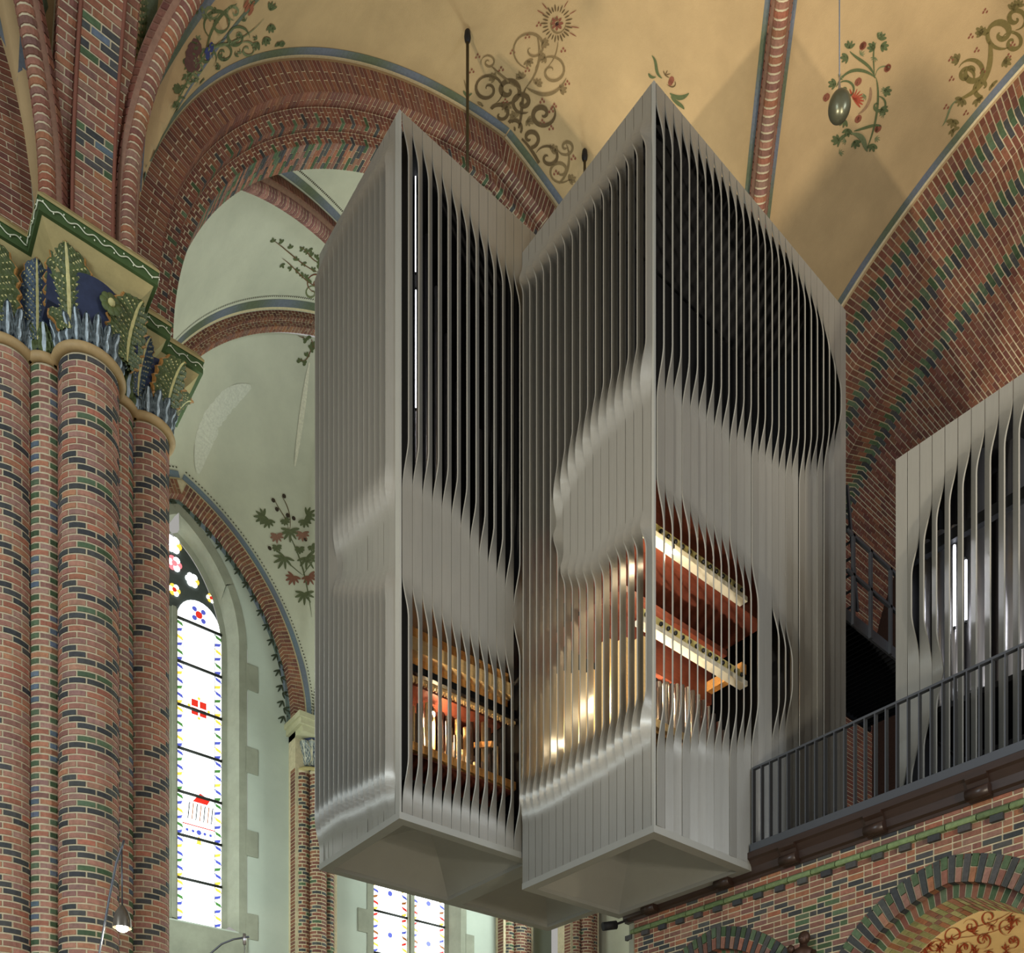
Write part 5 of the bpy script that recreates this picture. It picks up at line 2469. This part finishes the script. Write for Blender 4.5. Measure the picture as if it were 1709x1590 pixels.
# top left scroll
p = Paint(VAULT_BVH)
for cx_, cy_, r, a0, tr_, w, sg in ((365, 40, 26, 120, 1.4, 5, 1), (395, 62, 20, 0, 1.4, 6, -1), (372, 88, 18, 150, 1.5, 5, 1), (345, 95, 16, 60, 1.3, 5, -1), (412, 82, 14, 200, 1.4, 4, 1), (330, 115, 12, 90, 1.3, 4, 1), (352, 20, 12, 0, 1.2, 4, 1), (318, 132, 12, 60, 1.3, 4, -1), (390, 20, 12, 90, 1.2, 4, 1)):
    p.spiral(cx_, cy_, r, a0, tr_, w, GRN if w > 4 else GRN2, sg)
p.curve((290, 180), (310, 140), (330, 90), (380, 60), 4, GRN)
p.curve((330, 90), (360, 70), (400, 80), (440, 30), 4, GRN2)
p.curve((340, 100), (350, 40), (370, 20), (395, 5), 4, GRN)
for u, v, a in ((440, 62, 60), (450, 40, 80), (462, 70, 70), (470, 68, 100), (430, 70, 120), (450, 15, -60), (400, 100, 60), (385, 112, 90), (340, 130, 90), (302, 150, 200), (296, 170, 100)):
    p.sprig(u, v, a, 15, 6, GRN, 4, 40)
for k in range(40):
    u, v = R.uniform(300, 430), 0
    v = R.uniform(5, 150)
    if v < 190 - (u - 290) * .6 + 20:
        p.sprig(u, v, R.uniform(0, 360), 8, 2.6, GRN if k % 3 else GRN2, 3, 50)
for u, v, r in ((345, 88, 7), (352, 78, 6), (347, 96, 5)):
    p.dot(u, v, r, s2l((52, 56, 96)))
for u, v in ((322, 85), (318, 95), (325, 105), (316, 108), (328, 78)):
    p.dot(u, v, 9, s2l((92, 66, 60)))
for u, v in ((412, 12), (418, 18), (410, 5), (420, 8)):
    p.dot(u, v, 7, s2l((140, 84, 60)))
for i in range(14):
    p.leaflet(290 + i * 2.2, 188 - i * 9, -50 + (i % 2) * 60, 12, 3, GRN)
p.build('painted_scroll', ceil_o)

# spray with poppies behind the pendant ball
p = Paint(VAULT_BVH)
p.curve((1445, 250), (1462, 215), (1470, 160), (1462, 130), 4, GRN)
p.curve((1462, 130), (1440, 110), (1410, 110), (1395, 145), 4, GRN)
p.curve((1460, 130), (1455, 105), (1430, 100), (1418, 85), 3.5, GRN)
p.curve((1460, 130), (1462, 105), (1480, 110), (1485, 112), 2, GRN2)
p.curve((1459, 130), (1458, 100), (1455, 85), (1462, 70), 2.5, GRN)
p.curve((1425, 218), (1440, 215), (1460, 205), (1470, 210), 4, GRN)
p.curve((1420, 222), (1400, 228), (1400, 235), (1398, 245), 6, GRN)
p.curve((1420, 222), (1445, 225), (1440, 240), (1448, 252), 7, GRN2)
p.curve((1432, 190), (1450, 180), (1455, 160), (1452, 145), 6, s2l((136, 108, 82)))
p.spiral(1412, 150, 16, 200, 1.3, 3.5, GRN, 1)
p.spiral(1465, 175, 14, 270, 1.0, 4, GRN, 1)
for u, v in ((1440, 76), (1481, 113), (1432, 136), (1379, 162), (1465, 214), (1432, 198)):
    for k in range(3):
        p.dot(u + (k - 1) * 2, v, 5 - abs(k - 1), REDP)
    p.leaflet(u - 3, v + 5, -70, 9, 2, s2l((90, 70, 40)))
for a in range(-80, 81, 20):
    p.leaflet(1424, 165, a - 30, 18, 2.6, s2l((150, 70, 50)))
for u, v, a in ((1418, 80, -90), (1415, 95, 160), (1468, 65, -60), (1470, 75, 20), (1460, 80, 200), (1395, 140, 180), (1475, 150, 20), (1470, 180, 40), (1410, 200, 120), (1415, 215, 100), (1455, 240, 90), (1400, 235, 200), (1425, 235, 60)):
    p.sprig(u, v, a, 14, 4.4, GRN, 4, 50)
for u, v in ((1460, 95), (1478, 150), (1475, 190), (1400, 130), (1385, 185), (1412, 235), (1460, 230), (1400, 255), (1472, 55), (1435, 90), (1445, 160)):
    p.sprig(u, v, R.uniform(0, 360), 9, 1.4, GRN2, 5, 60)
p.build('painted_spray', ceil_o)

# scroll at the right top edge
p = Paint(VAULT_BVH)
for cx_, cy_, r, a0, tr_, w, sg in ((1670, 55, 26, 60, 1.4, 8, 1), (1622, 120, 22, 200, 1.5, 7, 1), (1612, 125, 14, 60, 1.2, 6, -1), (1695, 30, 18, 90, 1.3, 7, -1), (1640, 145, 20, 0, 1.1, 6, 1), (1690, 70, 18, 200, 1.3, 6, 1)):
    p.spiral(cx_, cy_, r, a0, tr_, w, s2l((108, 96, 56)), sg)
p.curve((1650, 60), (1660, 110), (1645, 150), (1600, 165), 10, s2l((116, 102, 60)))
p.curve((1600, 165), (1580, 175), (1585, 195), (1572, 210), 4, GRN2)
p.curve((1650, 60), (1640, 45), (1635, 55), (1630, 62), 9, s2l((108, 96, 56)))
for u, v in ((1620, 62), (1587, 100), (1588, 133), (1579, 180), (1612, 190), (1640, 120), (1630, 85), (1644, 20), (1690, 75), (1683, 95)):
    dots3(p, u, v)
for u, v, a in ((1600, 100, 200), (1605, 165, 120), (1590, 200, 100), (1640, 55, 220), (1690, 15, -60), (1700, 10, -90), (1655, 140, 40), (1630, 165, 60), (1590, 215, 60), (1675, 100, 30)):
    p.sprig(u, v, a, 14, 5, s2l((110, 98, 60)), 5)
p.build('painted_scroll', ceil_o)

# green ribbons at the tip of the middle tower
p = Paint(VAULT_BVH)
p.curve((1088, 92), (1100, 105), (1090, 120), (1105, 130), 5, GRN)
p.curve((1118, 155), (1130, 165), (1140, 165), (1150, 155), 6, GRN)
p.curve((1120, 160), (1125, 170), (1140, 175), (1142, 182), 5, GRN)
p.curve((1095, 128), (1085, 130), (1085, 125), (1082, 122), 4, GRN)
p.curve((1113, 140), (1125, 150), (1130, 140), (1126, 135), 2, BR)
p.dot(1121, 133, 4.5, REDP)
p.dot(1119, 137, 4, REDP)
p.sprig(1110, 125, -40, 10, 1.5, BR, 4)
p.build('painted_spray', ceil_o)

# narrow painted panels between the ribs over the pier
p = Paint(VAULT_BVH)
for i in range(16):
    v = 8 + i * 11
    p.sprig(240 - i * .8, v, -80, 11, 3.2, GRN if i % 2 else GRN2, 4, 60)
p.curve((243, 0), (250, 60), (225, 110), (224, 190), 3, GRN)
p.build('painted_spray', ceil_o)

# side bay: sprays on web and vault
p = Paint(WEB_BVH)
p.curve((520, 1030), (510, 950), (500, 930), (482, 890), 2.5, s2l((92, 98, 70)))
p.curve((505, 960), (480, 940), (470, 930), (470, 925), 2, s2l((92, 98, 70)))
p.curve((505, 960), (520, 940), (525, 930), (528, 925), 2, s2l((92, 98, 70)))
p.curve((482, 890), (480, 860), (462, 850), (458, 832), 1.5, BR)
p.curve((482, 890), (490, 860), (475, 835), (470, 828), 1.5, BR)
for u, v, a, L, c in ((440, 862, 180, 17, s2l((92, 98, 70))), (448, 868, 120, 15, s2l((92, 98, 70))), (512, 860, 0, 17, s2l((92, 98, 70))), (508, 868, 60, 14, s2l((92, 98, 70))), (484, 885, 90, 20, s2l((92, 98, 70))), (462, 893, 90, 14, s2l((136, 100, 84))), (505, 890, 90, 14, s2l((136, 100, 84))), (475, 930, 120, 22, s2l((92, 98, 70))), (512, 930, 60, 22, s2l((92, 98, 70))), (490, 962, 120, 16, s2l((120, 80, 64))), (515, 962, 60, 16, s2l((120, 80, 64))), (508, 990, 90, 20, s2l((92, 98, 70))), (462, 912, 90, 10, s2l((92, 98, 70))), (500, 915, 90, 10, s2l((92, 98, 70))), (475, 868, 60, 10, s2l((92, 98, 70))), (520, 912, 60, 9, s2l((92, 98, 70)))):
    p.sprig(u, v, a, L, 4.5, c, 7, 100)
for u, v in ((456, 835), (474, 828), (462, 850), (480, 860), (490, 865), (510, 900), (450, 915)):
    p.dot(u, v, 3.4, s2l((60, 50, 40)))
p.build('painted_spray', wb)

p = Paint(WEB_BVH)
p.curve((330, 790), (335, 720), (370, 660), (418, 645), 34, s2l((198, 198, 182)), 24)
p.curve((516, 605), (508, 660), (500, 720), (492, 778), 9, s2l((206, 202, 180)), 14)
p.build('damp_stain', wb)

cell_me = [o for o in cb.children if o.name.startswith('cell')][0].data
SB_BVH = BVHTree.FromPolygons([v.co for v in cell_me.vertices], [q.vertices for q in cell_me.polygons])
for bvh, par, pts in ((SB_BVH, cb, ((455, 400, 535, 455), (470, 430, 535, 480), (500, 410, 540, 440))), (WEB_BVH, wb, ((497, 560, 538, 545), (500, 600, 538, 570), (505, 545, 540, 590)))):
    p = Paint(bvh)
    for a, b, c, d in pts:
        q = p.curve((a, b), (a + 20, b + 12), (c - 25, d - 5), (c, d), 1.8, s2l((104, 76, 52)), 14)
        for k, (u, v) in enumerate(q):
            if k % 2:
                p.sprig(u + R.uniform(-6, 6), v + R.uniform(-8, 8), R.uniform(0, 360), 7, 4.2, GRN if k % 4 else s2l((110, 60, 44)), 3, 60)
    if par is cb:
        p.spiral(528, 470, 16, 100, 1.4, 3, s2l((110, 70, 50)), 1)
        p.spiral(520, 488, 12, 0, 1.3, 3, GRN2, -1)
    p.build('painted_spray', par)

# tendrils along the inside of the wall arch (plane of the window wall)
wp = MB()
wp.quad(((XW1 - 3, YO - .004, 4), (XW1 + 4, YO - .004, 4), (XW1 + 4, YO - .004, 16), (XW1 - 3, YO - .004, 16)))
PLANE = BVHTree.FromPolygons([Vector(v) for v in wp.v], wp.f)
p = Paint(PLANE)
tl = [(283, 830), (320, 848), (352, 880), (382, 915), (410, 955), (436, 1000), (455, 1045), (468, 1090), (476, 1140), (479, 1190), (482, 1215)]
path = Path(tl)
l = 6
k = 0
while l < path.len:
    x, y, nx, ny = path.at(l)
    a = math.degrees(math.atan2(ny, nx))
    p.sprig(x - 6, y, 120 + (30 if k % 2 else -60) - k, 13, 3.2, s2l((66, 74, 60)), 3, 40)
    if k % 3 == 0:
        dots3(p, x + 3, y, s2l((60, 64, 60)), 1.4)
    l += 13
    k += 1
p.stroke([(u, v) for u, v in tl], 1.2, s2l((110, 116, 104)), False)
p.build('painted_tendril', wb)

# red arabesque on the soffit under the gallery
wp = MB()
wp.quad(((XG + .7, 1.5, 3.418), (XG + 4.2, 1.5, 3.418), (XG + 4.2, 6, 3.418), (XG + .7, 6, 3.418)))
XU = XG + 3.59
wp.quad(((XU, 1.6, 0), (XU, YE, 0), (XU, YE, 3.4), (XU, 1.6, 3.4)))
PL2 = BVHTree.FromPolygons([Vector(v) for v in wp.v], wp.f)
p = Paint(PL2)
CRD = s2l((150, 66, 40))
for cx_, cy_, r, a0, sg in ((1592, 1560, 16, 90, 1), (1560, 1578, 14, 30, -1), (1620, 1545, 12, 200, 1), (1650, 1530, 14, 0, 1), (1640, 1568, 14, 120, -1), (1680, 1545, 14, 60, 1), (1610, 1582, 12, 300, 1), (1540, 1588, 10, 0, 1), (1690, 1570, 12, 180, -1)):
    p.spiral(cx_, cy_, r, a0, 1.4, 3, CRD, sg)
for k in range(26):
    u = R.uniform(1520, 1705)
    v = R.uniform(1590 - (u - 1500) * .35, 1590)
    p.sprig(u, v, R.uniform(0, 360), 11, 2.6, CRD, 5, 90)
p.curve((1510, 1590), (1570, 1550), (1640, 1580), (1700, 1530), 3, CRD)
p.curve((1560, 1590), (1600, 1540), (1650, 1550), (1690, 1518), 3, CRD)
p.build('painted_arabesque', wg)

# ================================================================== HANGING THINGS
def vault_at(u, v):
    h = project(u, v, VAULT_BVH)
    return h[0]


# suspension rods of the towers
def rod(u, v, zlow, label):
    q = vault_at(u, v)
    t = empty('suspension_rod', (q.x, q.y, zlow), label=label, cat='rod')
    mb = MB(); mb.tube([(q.x, q.y, zlow), (q.x, q.y, q.z)], .022, 8); mb.build('rod_shaft', mat('old_brass', (70, 62, 40), rough=.5, metal=.5), t)
    mb = MB(); mb.lathe((q.x, q.y, q.z - .22), [(.02, .06), (.04, .09), (.05, .14), (.04, .22), (.02, .26)], 12); mb.build('anchor_cap', M_DARK, t)
    return q


q1 = vault_at(780, 52)
rod(780, 52, zat(q1.x, q1.y, 330), 'long rod hanging from the vault behind the left tower')
q2 = vault_at(976, 252)
rod(976, 252, zat(q2.x, q2.y, 420), 'short dark rod anchor on the vault left of the middle tower')

# pendant ball lamp
k = Vector(ray(1401, 178)) * 8.6
pe = empty('pendant_lamp', k, label='egg-shaped grey pendant lamp on a thin cable in front of the vault', cat='lamp')
mb = MB(); mb.ball(k, .125, 14, (.85, .85, 1.05)); mb.build('lamp_body', mat('grey_enamel', (92, 92, 74), rough=.3, metal=.6), pe)
mb = MB(); mb.lathe((k.x, k.y, k.z + .11), [(.03, 0), (.016, .05), (.008, .14), (.004, .22)], 10); mb.build('cable_grip', M_TIN, pe)
zt_ = vault_z(k.x, k.y) if abs(k.x - XC) < HX else 17
mb = MB(); mb.tube([(k.x, k.y, k.z + .3), (k.x, k.y, zt_)], .007, 6); mb.build('cable', M_STEEL, pe)

# cone spotlight on its wire bracket in front of the pier
k = Vector(ray(204, 1545)) * 8.4
sp = empty('spot_lamp', k, label='small lit cone lamp hanging on a bowed wire before the left pier', cat='lamp')
mb = MB(); mb.lathe((k.x, k.y, k.z), [(.085, -.02), (.08, .06), (.06, .13), (.03, .18), (.012, .2), (.002, .2)], 16); mb.build('lamp_shade', mat('steel_shade', (110, 104, 94), rough=.3, metal=.7), sp)
mb = MB(); mb.ball((k.x, k.y, k.z - .02), .055, 8, (1, 1, .7)); mb.build('glass_bulb', M_BULB, sp)


def at8(u, v, s=8.4):
    return Vector(ray(u, v)) * s


mb = MB(); mb.tube([at8(204, 1510), at8(203, 1412)], .008, 6); mb.build('hanger', M_STEEL, sp)
mb = MB(); mb.tube([at8(120, 1760), at8(150, 1650), at8(166, 1590), at8(182, 1500), at8(194, 1440), at8(203, 1415), at8(207, 1402)], .011, 6); mb.build('wire_bracket', M_STEEL, sp)
lamp('spot_glow', 'POINT', (k.x, k.y - .02, k.z - .12), 14, (1, .9, .72), None, .05)

s2 = at8(408, 1566, 11)
br = empty('wire_arm', s2, label='thin curved metal arm reaching in from the bottom edge before the window sill', cat='lamp arm')
mb = MB(); mb.tube([at8(330, 1650, 11), at8(350, 1592, 11), at8(370, 1575, 11), at8(390, 1567, 11), at8(416, 1563, 11)], .012, 6); mb.build('arm', M_STEEL, br)
mb = MB(); mb.tube([at8(408, 1558, 11), at8(408, 1576, 11)], .022, 8); mb.tube([at8(408, 1576, 11), at8(409, 1640, 11)], .006, 6); mb.build('clamp', M_TIN, br)

# black spotlight at the end of the oak beam
sx, sy = XG - .25, YE + .18
sz = zat(sx, sy, 1545)
bs = empty('black_spotlight', (sx, sy, sz), label='small black spotlight clamped at the left end of the oak beam', cat='spotlight')
mb = MB(); mb.tube([(sx - .12, sy + .05, sz - .02), (sx + .06, sy - .03, sz + .02)], .06, 12); mb.build('housing', M_BLACK, bs)
mb = MB(); mb.bar((sx, sy, sz), (sx + .25, sy - .1, sz + .12), .03, .03); mb.build('bracket', M_BLACK, bs)

# ------------------------------------------------------------------ carved group between the gallery arches
sx = 8.82
sy, sz = on_x(1341, 1556, sx)
st = empty('statue', (sx, sy, sz - .85), label='dark bronze statue of a robed figure holding a child between the arches', cat='statue')
mb = MB()
mb.lathe((sx, sy, sz - .85), [(.001, 0), (.15, 0), (.15, .05), (.13, .1), (.115, .3), (.105, .45), (.12, .56), (.13, .62), (.10, .66), (.045, .69), (.04, .73)], 18)
# veil folds
for a in range(0, 360, 30):
    c, s = math.cos(math.radians(a)), math.sin(math.radians(a))
    mb.tube([(sx + .14 * c, sy + .14 * s, sz - .84), (sx + .105 * c, sy + .105 * s, sz - .5), (sx + .10 * c, sy + .10 * s, sz - .3)], [.018, .012, .006], 6)
# arms
mb.tube([(sx, sy - .12, sz - .24), (sx - .05, sy - .15, sz - .36), (sx - .14, sy - .02, sz - .36)], [.04, .036, .026], 8)
mb.tube([(sx, sy + .12, sz - .24), (sx - .05, sy + .15, sz - .36), (sx - .14, sy + .06, sz - .34)], [.04, .036, .026], 8)
mb.build('robed_body', M_BRONZE, st)
mb = MB()
hx, hy, hz = sx - .02, sy - .01, sz - .075
mb.ball((hx, hy, hz), .062, 10, (.95, .85, 1.15))
mb.ball((hx - .06, hy, hz - .01), .012, 5, (1, .7, 1.4))
mb.ball((hx - .05, hy, hz - .035), .012, 5, (.6, 1.4, .5))
for s in (-1, 1):
    mb.ball((hx - .052, hy + s * .022, hz + .012), .009, 5)
mb.ball((hx + .02, hy, hz + .015), .07, 10, (.9, .95, 1.1))
mb.build('head', M_BRONZE, st)
mb = MB()
cx_, cy_, cz_ = sx - .09, sy + .10, sz - .23
mb.lathe((cx_, cy_, cz_ - .2), [(.001, 0), (.05, .01), (.055, .08), (.048, .16), (.03, .2)], 12)
mb.ball((cx_ - .005, cy_, cz_ + .045), .046, 9, (.95, .9, 1.1))
mb.ball((cx_ - .05, cy_, cz_ + .04), .009, 4)
for s in (-1, 1):
    mb.tube([(cx_, cy_ + s * .045, cz_ - .03), (cx_ - .04, cy_ + s * .06, cz_ - .08), (cx_ - .08, cy_ + s * .02, cz_ - .07)], [.018, .015, .011], 6)
mb.build('child_figure', M_BRONZE, st)
mb = MB()
mb.lathe((sx, sy, sz - 1.1), [(.03, 0), (.08, .1), (.17, .2), (.18, .25), (.001, .25)], 14)
mb.box(sx, XG, sy - .08, sy + .08, sz - 1.05, sz - .87)
mb.build('console', M_STONE, st)
